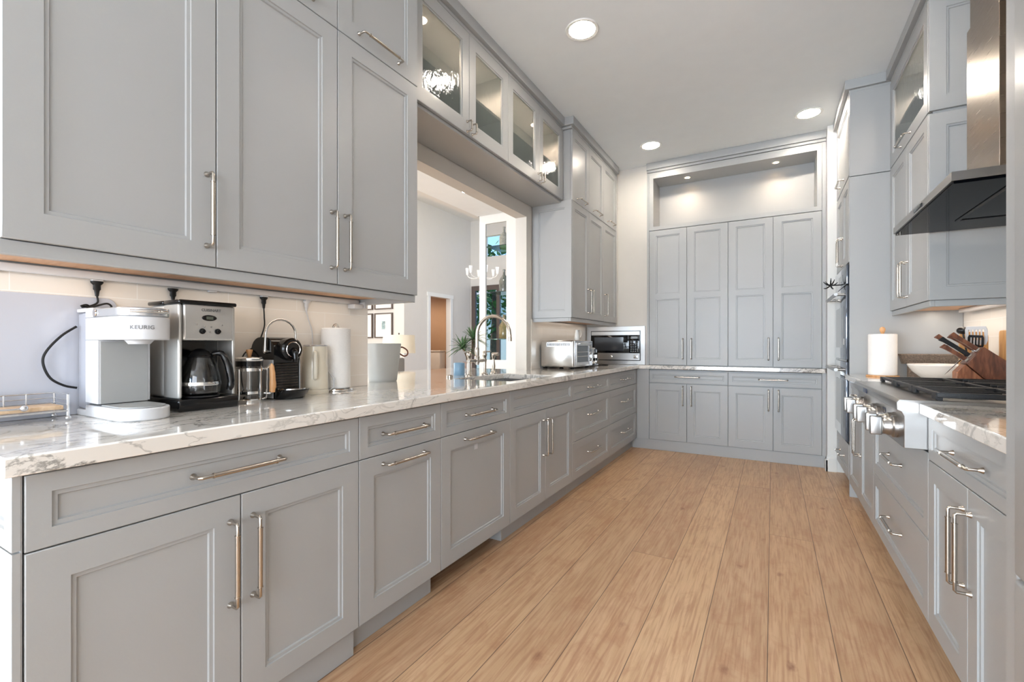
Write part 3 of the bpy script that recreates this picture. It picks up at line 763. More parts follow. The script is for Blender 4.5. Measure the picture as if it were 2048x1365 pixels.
# ------------------------------------------------------------------ built-in microwave
T = thing('microwave_oven', (-1.556, 5.148, .922), 'stainless built-in microwave with black glass door in the back wall corner', 'microwave')
PM = FB(5.149)
mb = MB(); mb.cells([-1.895, -1.845, -1.272, -1.222], [.9215, .965, 1.300, 1.350], {(1, 1)}, 5.134, 5.149, 'xz'); mb.build('trim_frame', STEEL, T, bevel=.0015)
mb = MB().box(-1.842, -1.275, 5.150, 5.45, .968, 1.297); mb.build('body', BLACKM, T)
mb = MB().cells([-1.845, -1.838, -1.280, -1.272], [.965, .972, 1.292, 1.300], {(1, 1)}, 5.128, 5.134, 'xz'); mb.build('frame', BLACKP, T)
mb = MB().box(-1.838, -1.280, 5.126, 5.149, 1.252, 1.292).box(-1.838, -1.280, 5.126, 5.149, .972, 1.048); mb.build('door_band', STEEL, T)
d = MB().box(-1.838, -1.395, 5.120, 5.149, 1.050, 1.250, .003).build('door', BGLASS, T)
MB().box(-1.80, -1.46, 5.1193, 5.1199, 1.075, 1.228).build('window', mat('microwave_window', (44, 48, 54), .12), d)
c = MB().box(-1.393, -1.280, 5.120, 5.149, 1.050, 1.250, .003).build('control_panel', BGLASS, T)
mb = MB()
KEYM = mat('key_print', (150, 154, 158), .5)
for r_ in range(7):
    for q in range(4): mb.box(-1.380 + q * .024, -1.366 + q * .024, 5.1190, 5.1198, 1.064 + r_ * .019, 1.072 + r_ * .019)
mb.box(-1.375, -1.30, 5.1190, 5.1198, 1.21, 1.235)
mb.build('buttons', KEYM, c)
MB().lathe([(.0001, .004), (.012, .004), (.015, .002), (.015, 0)], (-1.60, 5.126, 1.008), 24, (0, -1, 0)).build('emblem', CHROME, T)
MB().box(-1.345, -1.300, 5.1235, 5.126, .990, 1.028, .002).build('release_button', CHROME, T)

# ------------------------------------------------------------------ right side: oven tower
RB = FR(.50)
TY0, TY1 = 4.25, 5.005
T = cabinet('oven_tower', 'tall grey cabinet tower housing the double wall oven', RB, TY0, TY1, .115, ZT, .635,
            [dict(r=(TY0 + .02, TY1, ZS + .01, ZT), h=[(False, 4.65, ZS + .06, .23)], stile=.066),
             dict(r=(TY0 + .02, 4.63, 1.765, ZS), h=[(True, 4.63 - .03, 1.90, .22)], stile=.066), dict(r=(4.63, TY1, 1.765, ZS), h=[(True, 4.63 + .035, 1.90, .22)], stile=.066),
             dict(kind='drawer', r=(TY0 + .02, TY1, .118, .385), stile=.06, h=[(False, 4.63, .255, .25)])],
            toe=.06, body=lambda mb: (fbox(mb, RB, TY0 + .02, TY1 - .001, .115, .39, -.0215, -.635), fbox(mb, RB, TY0 + .02, TY1 - .001, 1.76, ZT, -.0215, -.635),
                                      fbox(mb, RB, TY0 + .02, TY1 - .001, .39, 1.76, -.60, -.635)))
# side skin with reveal joints
mb = MB(); mb.box(.503, 1.133, TY0 - .0005, TY0 + .019, .0, 2.398).box(.503, 1.133, TY0 - .0005, TY0 + .019, 2.404, ZT); mb.build('side_panel', PAINT, T, bevel=.001)
mb = MB().box(.500, 1.133, TY0 - .0, TY1, ZT + .0005, 3.05).box(.472, 1.133, TY0 - .024, TY1, 3.0505, CZ - .0005)
setp(mb.build('crown_molding', PAINT, bevel=.002), 'grey crown molding capping the oven tower', 'molding')
T = thing('wall_oven', (.75, 4.64, .395), 'built-in double wall oven with mirror glass doors and steel handles', 'oven')
MB().box(.506, 1.0, TY0 + .035, TY1 - .02, .398, 1.752).build('body', BLACKM, T)
ctl = MB().box(.488, .5055, TY0 + .04, TY1 - .025, 1.602, 1.75, .003).build('control_panel', OVENG, T)
MB().box(.4868, .4879, 4.50, 4.74, 1.65, 1.70).build('display', mat('oven_display', (20, 26, 34), .1), ctl)
for z0_, z1_ in ((1.028, 1.592), (.405, 1.010)):
    d = MB().box(.484, .5055, TY0 + .04, TY1 - .025, z0_, z1_, .003).build('door', OVENG, T)
    MB().box(.4828, .4839, TY0 + .14, TY1 - .12, z0_ + .09, z1_ - .15).build('window', BGLASS, d)
    hz_ = z1_ - .062; mb = MB()
    mb.tube([(.425, TY0 + .07, hz_), (.425, TY1 - .055, hz_)], .013, 16)
    for y in (TY0 + .11, TY1 - .095): mb.tube([(.483, y, hz_), (.425, y, hz_)], .010, 12)
    mb.build('handle', STEEL, d)
MB().box(.4815, .4827, 4.36, 4.42, 1.14, 1.19).build('sticker', WHITEP, T)['label'] = 'small white printed sticker'
MB().box(.490, .5055, TY0 + .035, TY1 - .02, 1.012, 1.026).build('vent_strip', BLACKP, T)
# black branching ornament on the oven
mb = MB(); c0 = Vector((.415, 4.58, 1.628))
for dx, dy, dz in ((-.05, -.02, .03), (.0, -.03, .055), (-.03, .05, .04), (.045, -.02, .02), (-.045, .02, -.02), (.03, .03, .05), (.02, -.01, -.03)):
    e = c0 + Vector((dx, dy, dz)); mb.tube([c0, c0 + (e - c0) * .55 + Vector((0, 0, -.008)), e], [.006, .005, .003], 8, 3)
mb.tube([c0, (.4875, 4.58, 1.628)], .005, 8)
setp(mb.build('branching_ornament', RUBBER), 'small black branching ornament fixed to the control panel of the double oven', 'ornament')

# ------------------------------------------------------------------ right base run
RY = (1.45, 2.235, 3.29, 4.248)
RD = .625
a, b = RY[0], RY[1]; m_ = 1.841
cabinet('base_cabinet', 'grey base cabinet, drawer over two doors, beside the tall panel near the rangetop', RB, a, b, Z0, Z1, RD,
        [drw(a, b), dict(r=(a, m_, Z0, ZD), h=[(True, m_ - .03, .53, .23)]), dict(r=(m_, b, Z0, ZD), h=[(True, m_ + .03, .53, .23)])], toe=.06)
a, b = RY[1], RY[2]
cabinet('drawer_cabinet', 'wide grey cabinet with two deep drawers under the rangetop', RB, a, b, Z0, .742, RD,
        [dict(kind='drawer', r=(a, b, .416, .740), stile=.06, h=[(False, (a + b) / 2, .60, .25)]), dict(kind='drawer', r=(a, b, Z0, .416), stile=.06, h=[(False, (a + b) / 2, .29, .25)])], toe=.06)
a, b = RY[2], RY[3]; m_ = 3.755
cabinet('base_cabinet', 'grey base cabinet with a drawer over two doors, between rangetop and oven tower', RB, a, b, Z0, Z1, RD,
        [drw(a, b), dict(r=(a, m_, Z0, ZD), h=[(True, m_ - .03, .53, .23)]), dict(r=(m_, b, Z0, ZD), h=[(True, m_ + .03, .53, .23)])], toe=.06)
mb = MB().box(.476, 1.133, RY[0], 2.238, .88, .92)
setp(mb.build('countertop', MARBLE, bevel=.004), 'short marble countertop on the near side of the rangetop', 'countertop')
mb = MB().box(.476, 1.133, 3.288, 4.2485, .88, .92)
setp(mb.build('countertop', MARBLE, bevel=.004), 'marble countertop between the rangetop and oven tower holding the knife block', 'countertop')

# ------------------------------------------------------------------ rangetop
ry0, ry1 = 2.241, 3.285
T = thing('gas_rangetop', (.8, 2.76, .745), 'stainless gas rangetop with black cast iron grates and row of knobs', 'stove')
prof = [(.432, .748), (.432, .868), (.424, .885), (.410, .892), (.410, .921), (.418, .932), (1.08, .932), (1.08, .748)]
MB().prism(prof, ry0, ry1, 'xz').build('body', STEEL, T, bevel=.002)
# grates: three units side by side
for k in range(3):
    g0 = ry0 + .015 + k * .340; g1 = g0 + .330; mb = MB(); zt = .962; x0, x1 = .530, 1.045
    for y in (g0, g1 - .016): mb.box(x0, x1, y, y + .016, .9425, zt, .002)
    mb.box(x0, x0 + .014, g0 + .016, g1 - .016, .947, zt, .002); mb.box(x1 - .014, x1, g0 + .016, g1 - .016, .947, zt, .002)
    mb.box((x0 + x1) / 2 - .006, (x0 + x1) / 2 + .006, g0 + .016, g1 - .016, .948, zt, .002)
    for y in (g0 + (g1 - g0) * t for t in (.28, .5, .72)):
        mb.box(x0 + .014, x0 + .20, y - .005, y + .005, .950, zt, .002); mb.box(x1 - .20, x1 - .014, y - .005, y + .005, .950, zt, .002)
    for x in (x0, x1 - .016):
        for y in (g0, g1 - .016): mb.box(x, x + .016, y, y + .016, .9325, .9425)
    # solid front lip with slots
    mb.box(x0 - .004, x0 + .0, g0, g0 + .05, .936, zt).box(x0 - .004, x0, g1 - .05, g1, .936, zt).box(x0 - .004, x0, g0 + .05, g1 - .05, .955, zt)
    mb.build('grate', IRON, T)
for k in range(3):
    for x in (.665, .910):
        y = ry0 + .015 + k * .340 + .165
        MB().lathe([(.0001, .941), (.035, .941), (.042, .936), (.042, .9325)], (x, y, 0), 24).build('burner', IRON, T)
for k, y in enumerate((2.36, 2.46, 2.70, 2.80, 3.04, 3.14)):
    mb = MB(); c = (.4318, y, .812)
    mb.lathe([(.0435, 0), (.0435, .012), (.040, .016), (.036, .018), (.036, .030), (.033, .034), (.033, .046), (.031, .048)], c, 32, (-1, 0, 0))
    mb.box(.346, .385, y - .013, y + .013, .812 - .037, .812 + .037, .004)
    mb.build('knob', STEEL, T)
bd = MB().box(.407, .4098, 2.87, 2.965, .896, .918, .001).build('badge', mat('badge_blue', (28, 38, 66), .25), T); 
bx = MB().box(.4308, .4318, 2.56, 2.62, .835, .862).build('badge', mat('badge_frame', (34, 46, 74), .2), T)
mb = MB()
for k in range(7): mb.box(.4300, .4307, 2.566 + k * .007, 2.570 + k * .007, .843, .854)
mb.build('lettering', CHROME, bx)

# ------------------------------------------------------------------ hood
T = thing('range_hood', (.86, 2.785, 1.75), 'stainless chimney range hood with glossy black underside above the rangetop', 'range hood')
hx0, hy0, hy1 = .583, 2.308, 3.262
mb = MB(); mb.box(hx0, 1.133, hy0, hy1, 1.752, 1.786)
V = [(hx0 + .01, hy0 + .01, 1.786), (1.133, hy0 + .01, 1.786), (1.133, hy1 - .01, 1.786), (hx0 + .01, hy1 - .01, 1.786), (.80, 2.60, 1.85), (1.133, 2.60, 1.85), (1.133, 2.97, 1.85), (.80, 2.97, 1.85)]
mb.add(V, [(0, 1, 5, 4), (1, 2, 6, 5), (2, 3, 7, 6), (3, 0, 4, 7), (4, 5, 6, 7)])
mb.build('canopy', STEEL, T)
MB().box(.803, 1.133, 2.605, 2.965, 1.845, 2.62).build('chimney', CHIM, T, bevel=.001)
MB().box(.812, 1.133, 2.614, 2.956, 2.60, 3.119).build('chimney', CHIM, T, bevel=.001)
u = MB().box(hx0 + .008, 1.125, hy0 + .008, hy1 - .008, 1.742, 1.752).build('underside_panel', mat('hood_black_glass', (6, 7, 10), .06, var=.05, spec=.03), T)
mb = MB().cells([.772, .786, 1.080, 1.094], [2.38, 2.394, 2.995, 3.009], {(1, 1)}, 1.7385, 1.7419)
mb.build('filter_frame', IRON, u)
MB().box(hx0 - .003, hx0, 2.70, 2.83, 1.7625, 1.776, .001).build('control_strip', BLACKP, T)

# ------------------------------------------------------------------ right wall cabinets
UR = FR(.741); UYa, UYb = 3.321, 4.248; um = 3.785; RUD = .392
T = upper('grey two-door wall cabinet between the range hood and the oven tower', UR, (UYa, UYb), 1.383, ZS,
      [dict(r=(UYa, um, 1.383, ZS), h=[(True, um - .030, 1.555, .22)]), dict(r=(um, UYb, 1.383, ZS), h=[(True, um + .032, 1.555, .22)])], RUD)
front_mesh(FB(UYa), .743, 1.133, 1.383, ZS - .012, None, .07).xform(Matrix.Translation((0, -.0203, 0))).build('side_panel', PAINT, T)
T = cabinet('glass_cabinet', 'wide glass fronted top cabinet beside the chimney hood at the ceiling', UR, UYa, UYb, ZS, ZT, RUD,
        [dict(r=(UYa, UYb, ZS + .004, ZT), stile=.075, glass=True, panels=[(2.495, 2.95)], h=[(False, 3.80, ZS + .045, .24)])], body=hollow(UR, UYa, UYb, ZS, ZT, RUD, shelf=2.72))
front_mesh(FB(UYa), .743, 1.133, ZS + .006, ZT, None, .07).xform(Matrix.Translation((0, -.0203, 0))).build('side_panel', PAINT, T)
for y in (3.52, 4.0):
    t_ = thing('puck_light', (.93, y, 3.011), 'small warm puck light inside the glass cabinet by the chimney hood', 'cabinet light', 'puck lights inside the hood side glass cabinet')
    MB().lathe([(.0001, -.006), (.022, -.006), (.030, -.004), (.032, 0)], (.93, y, 3.0115), 20).build('lens', PUCKON, t_)
    spot('puck_lamp', (.93, y, 3.0), (.93, y, 2), 14, (1, .82, .66), 2.6, .02)
mb = MB().box(.741, 1.133, UYa - .02, UYb - .026, ZT + .0005, 3.05).box(.713, 1.133, UYa - .046, UYb - .026, 3.0505, CZ - .0005)
setp(mb.build('crown_molding', PAINT, bevel=.002), 'grey crown molding over the wall cabinets beside the hood', 'molding')
o = MB().box(.751, .773, 3.327, 4.245, 1.349, 1.3825).box(.773, 1.13, 3.327, 3.349, 1.349, 1.3825).build('light_rail', PAINT, bevel=.002)
setp(o, 'grey light rail under the wall cabinet beside the range hood', 'molding')
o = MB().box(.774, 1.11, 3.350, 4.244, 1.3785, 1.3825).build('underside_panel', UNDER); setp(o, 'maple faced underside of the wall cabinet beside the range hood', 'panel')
o = MB().box(1.07, 1.105, 3.36, 4.1, 1.352, 1.378, .003).build('power_strip', WHITEP); setp(o, 'white power strip under the wall cabinet beside the range hood', 'power strip')

# ------------------------------------------------------------------ near right tall panel and refrigerator
mb = MB().box(.455, 1.133, 1.385, 1.4485, 0, CZ - .001)
setp(mb.build('tall_side_panel', PAINT, bevel=.008), 'tall grey side panel at the near right end of the counter', 'panel')
T = thing('refrigerator', (.8, .93, 0), 'panel fronted refrigerator at the right edge behind the tall side panel', 'refrigerator')
MB().box(.475, 1.13, .48, 1.383, .0, 2.15).build('body', PAINT, T)
MB().box(.447, .4745, .485, 1.381, .648, 2.14, .008).build('door', PAINT, T)
MB().box(.447, .4745, .485, 1.381, .08, .640, .008).build('drawer', PAINT, T)

# ------------------------------------------------------------------ sink and faucet
CT = .92
T = thing('kitchen_sink', (-1.585, 2.725, .70), 'undermount stainless steel sink set in the marble countertop', 'sink')
mb = MB().cells([-1.815, -1.80, -1.37, -1.355], [2.385, 2.40, 3.05, 3.065], {(1, 1)}, .715, .8795).box(-1.815, -1.355, 2.385, 3.065, .703, .715)
mb.build('basin', STEEL, T)
MB().lathe([(.0001, .002), (.03, .002), (.042, .005), (.045, 0)], (-1.66, 2.72, .715), 24).build('drain', CHROME, T)
T = thing('bridge_faucet', (-1.86, 2.775, CT), 'brushed nickel bridge faucet with high arched spout behind the sink', 'faucet')
FX, FY1, FY2 = -1.862, 2.675, 2.875
for y, sg in ((FY1, -1), (FY2, 1)):
    MB().lathe([(.028, 0), (.027, .006), (.018, .010), (.0135, .020), (.0135, .095), (.0165, .098), (.0165, .112), (.0125, .116), (.0125, .128), (.017, .138), (.019, .150), (.014, .168), (.008, .174), (.0001, .176)], (FX, y, CT), 24).build('post', NICKEL, T)
    MB().tube([(FX, y, CT + .166), (FX + .004, y + sg * .03, CT + .170), (FX + .01, y + sg * .068, CT + .170)], [.0075, .006, .0055, .006], 12).lathe([(.0095, 0), (.0095, .012)], (FX, y, CT + .160), 16).build('lever', NICKEL, T)
MB().tube([(FX, FY1, CT + .105), (FX, FY2, CT + .105)], .0115, 14).lathe([(.0175, -.02), (.0185, -.01), (.0185, .03), (.014, .038)], (FX, 2.775, CT + .105), 20).lathe([(.012, -.03), (.012, -.02)], (FX, 2.775, CT + .105), 16).build('bridge', NICKEL, T)
pts = [(FX, 2.775, CT + .12), (FX, 2.775, CT + .20), (FX, 2.775, CT + .285)]
R_ = .137
for k in range(1, 13):
    a = PI - PI * k / 12; pts.append((FX + R_ + R_ * math.cos(a), 2.775, CT + .288 + R_ * math.sin(a)))
pts.append((FX + 2 * R_ + .001, 2.775, CT + .262))
mb = MB().tube(pts, .0118, 14); mb.lathe([(.0145, 0), (.0145, .028), (.012, .03)], (FX + 2 * R_, 2.775, CT + .245), 18).lathe([(.015, 0), (.0165, .02), (.0165, .045), (.012, .06)], (FX, 2.775, CT + .143), 18)
mb.build('spout', NICKEL, T)
T = thing('side_sprayer', (-1.862, 3.0, CT), 'brushed nickel side sprayer standing beside the bridge faucet', 'sprayer')
MB().lathe([(.026, 0), (.025, .008), (.017, .016), (.015, .03)], (FX, 3.0, CT), 22).build('base', NICKEL, T)
MB().lathe([(.013, .03), (.015, .06), (.010, .10), (.0095, .12), (.014, .128), (.0145, .15)], (FX, 3.0, CT), 22).tube([(FX - .012, 3.0, CT + .148), (FX + .045, 3.0, CT + .150)], .0135, 14).build('spray_head', NICKEL, T)
setp(MB().lathe([(.0001, 0), (.021, 0), (.021, .012), (.016, .016), (.0001, .016)], (-1.90, 2.50, CT + .0003), 24).build('air_gap_cap', NICKEL), 'low brushed nickel cap on the marble beside the sink', 'cap')

# ------------------------------------------------------------------ things on the left counter
# wire tray with wooden board
T = thing('wire_tray', (-1.825, .40, CT), 'silver wire tray with a wooden board in it at the near end of the counter', 'tray')
tx0, tx1, ty0, ty1 = -1.878, -1.772, .295, .525
mb = MB(); wz = .075
for x in (tx0, tx1):
    for y in (ty0, ty1):
        mb.tube([(x, y, CT + .012), (x, y, CT + wz)], .0035, 8); mb.sphere((x, y, CT + .0075), .0072, 12)
for z in (.028, .046, .060, wz):
    r_ = .0024 if z == wz else .0014
    if z == .028: r_ = .003
    mb.tube([(tx0, ty0, CT + z), (tx0, ty1, CT + z)], r_, 8).tube([(tx0, ty1, CT + z), (tx1, ty1, CT + z)], r_, 8)
    if z == .028: mb.tube([(tx1, ty0, CT + z), (tx1, ty1, CT + z)], r_, 8)
for y in (.36, .42, .465): mb.tube([(tx0, y, CT + .028), (tx0, y, CT + wz)], .0025, 8)
mb.build('wire_frame', SILVP, T)
MB().box(tx0 + .005, tx1 - .005, ty0 + .005, ty1 - .008, CT + .032, CT + .044, .002).build('board', BOARDW, T)
mb = MB().tube([(tx1 - .01, ty0 + .005, CT + .075), (tx1 + .005, .34, CT + .058), (tx1 + .009, .385, CT + .046), (tx1 + .011, .425, CT + .045)], .0025, 8, 5).sphere((tx1 + .012, .432, CT + .046), .0085, 14)
mb.build('handle', SILVP, T)
# pale board leaning at the backsplash
mb = MB()
zt = .37
poly = [(.305, 0), (.685, 0), (.685, zt - .03)] + [(.655 + .03 * math.cos(a), zt - .03 + .03 * math.sin(a)) for a in (PI * k / 12 for k in range(1, 7))] + [(.305, zt)]
mb.prism(poly, 0, .006, 'yz'); mb.v = [(-1.9035 + v[0] + .003 * (1 - v[2] / zt), v[1], CT + .0005 + v[2]) for v in mb.v]
setp(mb.build('serving_board', BOARDP, bevel=.002), 'large pale glossy board with rounded corner leaning on the backsplash', 'board')

# white single-serve pod coffee maker
T = thing('pod_coffee_maker', (-1.75, .645, CT), 'tall slim white single-serve coffee maker with silver lid band', 'coffee maker')
kx0, kx1, ky0, ky1 = -1.868, -1.625, .578, .712; kc = .645; kr = .067
def dpoly(x0, grow=0., n=16, r=kr):
    return [(x0, kc - r - grow)] + [(kx1 + (r + grow) * math.sin(PI * k / n), kc - (r + grow) * math.cos(PI * k / n)) for k in range(n + 1)] + [(x0, kc + r + grow)]
MB().prism([(-1.82, .578), (-1.735, .578), (-1.735, .712), (-1.82, .712)], CT + .042, CT + .232).build('column', WHITEP, T, bevel=.003)
MB().prism(dpoly(-1.82), CT, CT + .036).build('base', WHITEP, T, bevel=.004)
MB().prism(dpoly(-1.735, -.010), CT + .0365, CT + .0395).build('drip_tray', GREYP, T, bevel=.001)
MB().prism([(-1.7349, .586), (-1.733, .586), (-1.733, .704), (-1.7349, .704)], CT + .042, CT + .228).build('recess_panel', GREYP, T)
hd = MB().prism(dpoly(-1.82), CT + .2325, CT + .300).build('head', WHITEP, T, bevel=.003)
MB().box(-1.82, -1.77, .578, .712, CT + .3005, CT + .330, .003).build('rear_cap', WHITEP, hd)
MB().prism(dpoly(-1.768, -.001), CT + .3005, CT + .326).build('lid_band', SILVP, hd, bevel=.003)
mb = MB()
pts = [(kx1 + (kr + .004) * math.cos(a), kc + (kr + .004) * math.sin(a), CT + .314) for a in (-.75 + 1.35 * k / 10 for k in range(11))]
mb.tube(pts, .0045, 10).lathe([(.0001, .002), (.010, .002), (.0115, 0)], (-1.752, ky0 - .0, CT + .313), 20, (0, -1, 0)).build('lid_handle', CHROME, hd)
MB().lathe([(.026, 0), (.034, .010), (.036, .0115)], (-1.64, kc, CT + .2205), 28).build('dispenser', WHITEP, hd)
rz = MB().prism([(-1.892, .584), (-1.8205, .584), (-1.8205, .706), (-1.892, .706)], CT + .02, CT + .318).build('water_tank', mat('frosted_tank', (196, 198, 208), .2, trans=.35), T, bevel=.006)
MB().box(-1.892, -1.8205, .580, .710, CT, CT + .0195, .004).box(-1.892, -1.8205, .580, .710, CT + .3185, CT + .3300, .003).build('tank_caps', WHITEP, rz)
def bendtext(v, ang=-.36, r=kr + .0008, z=CT + .268):
    a = ang + v.x / r
    rr = r + v.z
    return (kx1 + rr * math.cos(a), kc + rr * math.sin(a), z + v.y)
text_mesh('KEURIG', .0155, .0003, mat('grey_print', (120, 120, 122), .5), hd, bendtext, bold=.0002, space=1.12)

# drip coffee maker
cx0, cx1, cy0, cy1 = -1.872, -1.660, .760, .942
T = thing('drip_coffee_maker', (-1.76, .85, CT), 'stainless and black drip coffee maker with glass carafe on the marble counter', 'coffee maker')
MB().box(cx0 - .004, cx1 + .008, cy0 - .006, cy1 + .006, CT, CT + .042, .008).build('base', BLACKP, T)
SS = mat('satin_steel', (200, 198, 194), .28, .6, var=.02, scale=3)
MB().box(cx0, -1.765, cy0, cy1, CT + .0425, CT + .352, .014).build('tower', mat('brushed_side_steel', (206, 205, 202), .38, .35), T)
MB().box(-1.7645, cx1 - .006, cy0, cy0 + .0125, CT + .0425, CT + .352, .006).build('side_panel', SS, T)
MB().box(-1.7645, cx1 - .010, cy1 - .010, cy1, CT + .0425, CT + .352, .004).build('side_panel', SS, T)
MB().box(-1.7645, -1.760, cy0 + .0125, cy1 - .0125, CT + .0425, CT + .2325).build('recess_wall', BLACKP, T)
hd = MB().box(-1.7645, cx1, cy0 + .0135, cy1 - .0115, CT + .233, CT + .352, .006).build('brew_head', SS, T)
MB().box(cx0 - .001, -1.766, cy0 - .001, cy1 + .001, CT + .3525, CT + .366, .005).box(-1.763, cx1 + .001, cy0 - .001, cy1 + .001, CT + .3525, CT + .366, .005).build('lid', BLACKP, T)
ym = (cy0 + cy1) / 2
MB().lathe([(.0001, .003), (.021, .003), (.024, .0), ], (cx1, ym, CT + .309), 32, (1, 0, 0), sx=.42, sy=1).build('display', BLACKP, hd)
MB().box(cx1 + .003, cx1 + .0034, ym - .011, ym + .011, CT + .304, CT + .314).build('display_panel', mat('lcd_green', (92, 96, 84), .3), hd)
for dy in (-.023, .026):
    MB().lathe([(.0095, 0), (.0095, .003), (.0065, .004), (.006, .012), (.0001, .013)], (cx1, ym + dy, CT + .264), 20, (1, 0, 0)).build('dial', BLACKP, hd)
mb = MB()
for dy, dz in ((-.040, .286), (-.016, .279), (.005, .279), (.040, .286), (.0, .262)): mb.lathe([(.0032, 0), (.003, .002), (.0001, .0025)], (cx1, ym + dy, CT + dz), 12, (1, 0, 0))
mb.build('buttons', CHROME, hd)
text_mesh('CUISINART', .0125, .0004, mat('engraved_grey', (120, 120, 120), .4, .5), hd, lambda v: (cx1 + .0006 + v.z, ym + .006 + v.x, CT + .335 + v.y), bold=.0003)
# carafe
C0 = (-1.703, ym - .008)
cf = MB().lathe([(.046, .0485), (.058, .055), (.0615, .075), (.060, .105), (.052, .145), (.040, .172), (.038, .176), (.037, .176), (.039, .170), (.0505, .144), (.0585, .105), (.060, .075), (.0565, .0565), (.0001, .051), ], (C0[0], C0[1], CT), 36).build('carafe', GLASS, T)
MB().lathe([(.063, .082), (.064, .088), (.0625, .094), (.0612, .094), (.0612, .082), (.063, .082)], (C0[0], C0[1], CT), 36).build('carafe_band', CHROME, cf)
MB().lathe([(.040, .1765), (.042, .180), (.030, .193), (.012, .205), (.0001, .206)], (C0[0], C0[1], CT), 28).build('carafe_lid', BLACKP, cf)
MB().tube([(C0[0] + .02, C0[1] + .030, CT + .186), (C0[0] + .034, C0[1] + .052, CT + .188), (C0[0] + .044, C0[1] + .068, CT + .15), (C0[0] + .050, C0[1] + .076, CT + .09), (C0[0] + .046, C0[1] + .072, CT + .062)], [.008, .010, .0115, .012, .011, .009], 12, 4).build('carafe_handle', BLACKP, cf)
MB().lathe([(.056, .0425), (.058, .0445), (.056, .0475), (.0001, .0475)], (C0[0], C0[1], CT), 32).build('warming_plate', BLACKM, T)

# french press
fc = (-1.765, 1.050)
T = thing('french_press', (fc[0], fc[1], CT), 'clear glass french press with chrome frame and wooden handle', 'french press')
MB().lathe([(.0475, .012), (.0475, .156), (.0462, .156), (.0462, .0145), (.0001, .0145), (.0001, .012)], (fc[0], fc[1], CT), 36).build('glass_beaker', GLASS, T)
mb = MB().lathe([(.052, 0), (.0525, .008), (.050, .0115), (.0001, .0115)], (fc[0], fc[1], CT), 36).lathe([(.0485, .118), (.0497, .118), (.0497, .130), (.0485, .130), (.0485, .118)], (fc[0], fc[1], CT), 36)
for a in (.3, 1.9, 3.5, 5.0):
    x, y = fc[0] + .0498 * math.cos(a), fc[1] + .0498 * math.sin(a); mb.tube([(x, y, CT + .004), (x, y, CT + .125)], .0026, 8)
mb.build('frame', CHROME, T)
ld = MB().lathe([(.0495, .1565), (.0505, .160), (.0505, .166), (.046, .170), (.0001, .174)], (fc[0], fc[1], CT), 36).build('lid', CHROME, T)
MB().lathe([(.0475, .135), (.048, .1560), (.030, .156), (.030, .135), (.0475, .135)], (fc[0], fc[1], CT), 32).build('lid_collar', BLACKP, ld)
MB().tube([(fc[0], fc[1], CT + .045), (fc[0], fc[1], CT + .176)], .0022, 8).lathe([(.0001, .030), (.044, .030), (.044, .040), (.0001, .042)], (fc[0], fc[1], CT), 32).build('plunger', CHROME, T)
MB().lathe([(.005, .172), (.007, .176), (.012, .196), (.0115, .200), (.0001, .2015)], (fc[0], fc[1], CT), 24).build('plunger_knob', BEECH, ld)
hx = Vector((.64, .77, 0))
q = lambda r_, z: (fc[0] + hx.x * r_, fc[1] + hx.y * r_, CT + z)
mb = MB().tube([q(.050, .125), q(.062, .128), q(.072, .140), q(.076, .142)], .0042, 8, 3).tube([q(.050, .010), q(.058, .014), q(.060, .040), q(.062, .125)], .0036, 8, 3).tube([q(.050, .03), q(.07, .028), q(.078, .034)], .0036, 8, 3)
mb.build('handle_bracket', CHROME, T)
MB().tube([q(.074, .140), q(.077, .135), q(.080, .10), q(.081, .06), q(.079, .036), q(.078, .032)], [.007, .0095, .011, .0125, .011, .004], 14, 4).build('handle', BEECH, T)

# espresso machine
T = thing('espresso_machine', (-1.80, 1.19, CT), 'compact black capsule espresso machine with chrome loop handle and silver side', 'espresso machine')
ex0, ex1, ey0, ey1 = -1.893, -1.742, 1.130, 1.252; eyc = (ey0 + ey1) / 2
prof = [(ex0, CT + .001), (ex1, CT + .001), (ex1, CT + .150), (ex1 + .004, CT + .158), (ex1 + .006, CT + .20)] + [(ex1 - .052 + .058 * math.cos(a), CT + .192 + .058 * math.sin(a)) for a in (PI * .06 * k + .1 for k in range(8))] + [(ex0 + .062, CT + .250)] + [(ex0 + .062 - .062 * math.sin(a), CT + .188 + .062 * math.cos(a)) for a in (PI / 2 * k / 6 for k in range(1, 7))]
MB().prism(prof, ey0 + .003, ey1 - .003, 'xz').build('body', BLACKP, T, bevel=.004)
for y0_, y1_ in ((ey0 - .001, ey0 + .0028), (ey1 - .0028, ey1)): MB().box(ex0 + .01, ex1 + .004, y0_, y1_, CT + .004, CT + .158, .001).build('side_plate', mat('silver_side', (178, 178, 178), .3, .4), T)
MB().lathe([(.044, 0), (.046, .012), (.046, .040), (.040, .046), (.0001, .047)], (ex1 - .002, eyc, CT + .200), 36, (1, 0, 0)).build('brew_unit', BLACKP, T)
MB().lathe([(.030, 0), (.032, .002), (.030, .004), (.028, .002), (.030, 0)], (ex1 + .044, eyc, CT + .200), 32, (1, 0, 0)).build('brew_ring', CHROME, T)
MB().tube([(ex1 + .03, eyc, CT + .20), (ex1 + .052, eyc, CT + .19), (ex1 + .058, eyc, CT + .165), (ex1 + .056, eyc, CT + .150)], [.012, .012, .010, .009], 12, 3).build('coffee_outlet', BLACKP, T)
mb = MB(); yl = ey0 - .006; yr = ey1 + .006
pts = [(ex1 - .040, yl, CT + .192), (ex1 - .038, yl, CT + .235)] + [(ex1 - .036, eyc - (yr - yl) / 2 * math.cos(a), CT + .262 + .062 * math.sin(a)) for a in (PI * k / 10 for k in range(11))] + [(ex1 - .038, yr, CT + .235), (ex1 - .040, yr, CT + .192)]
mb.tube(pts, [.0075] + [.0046] * 13 + [.0075], 12)
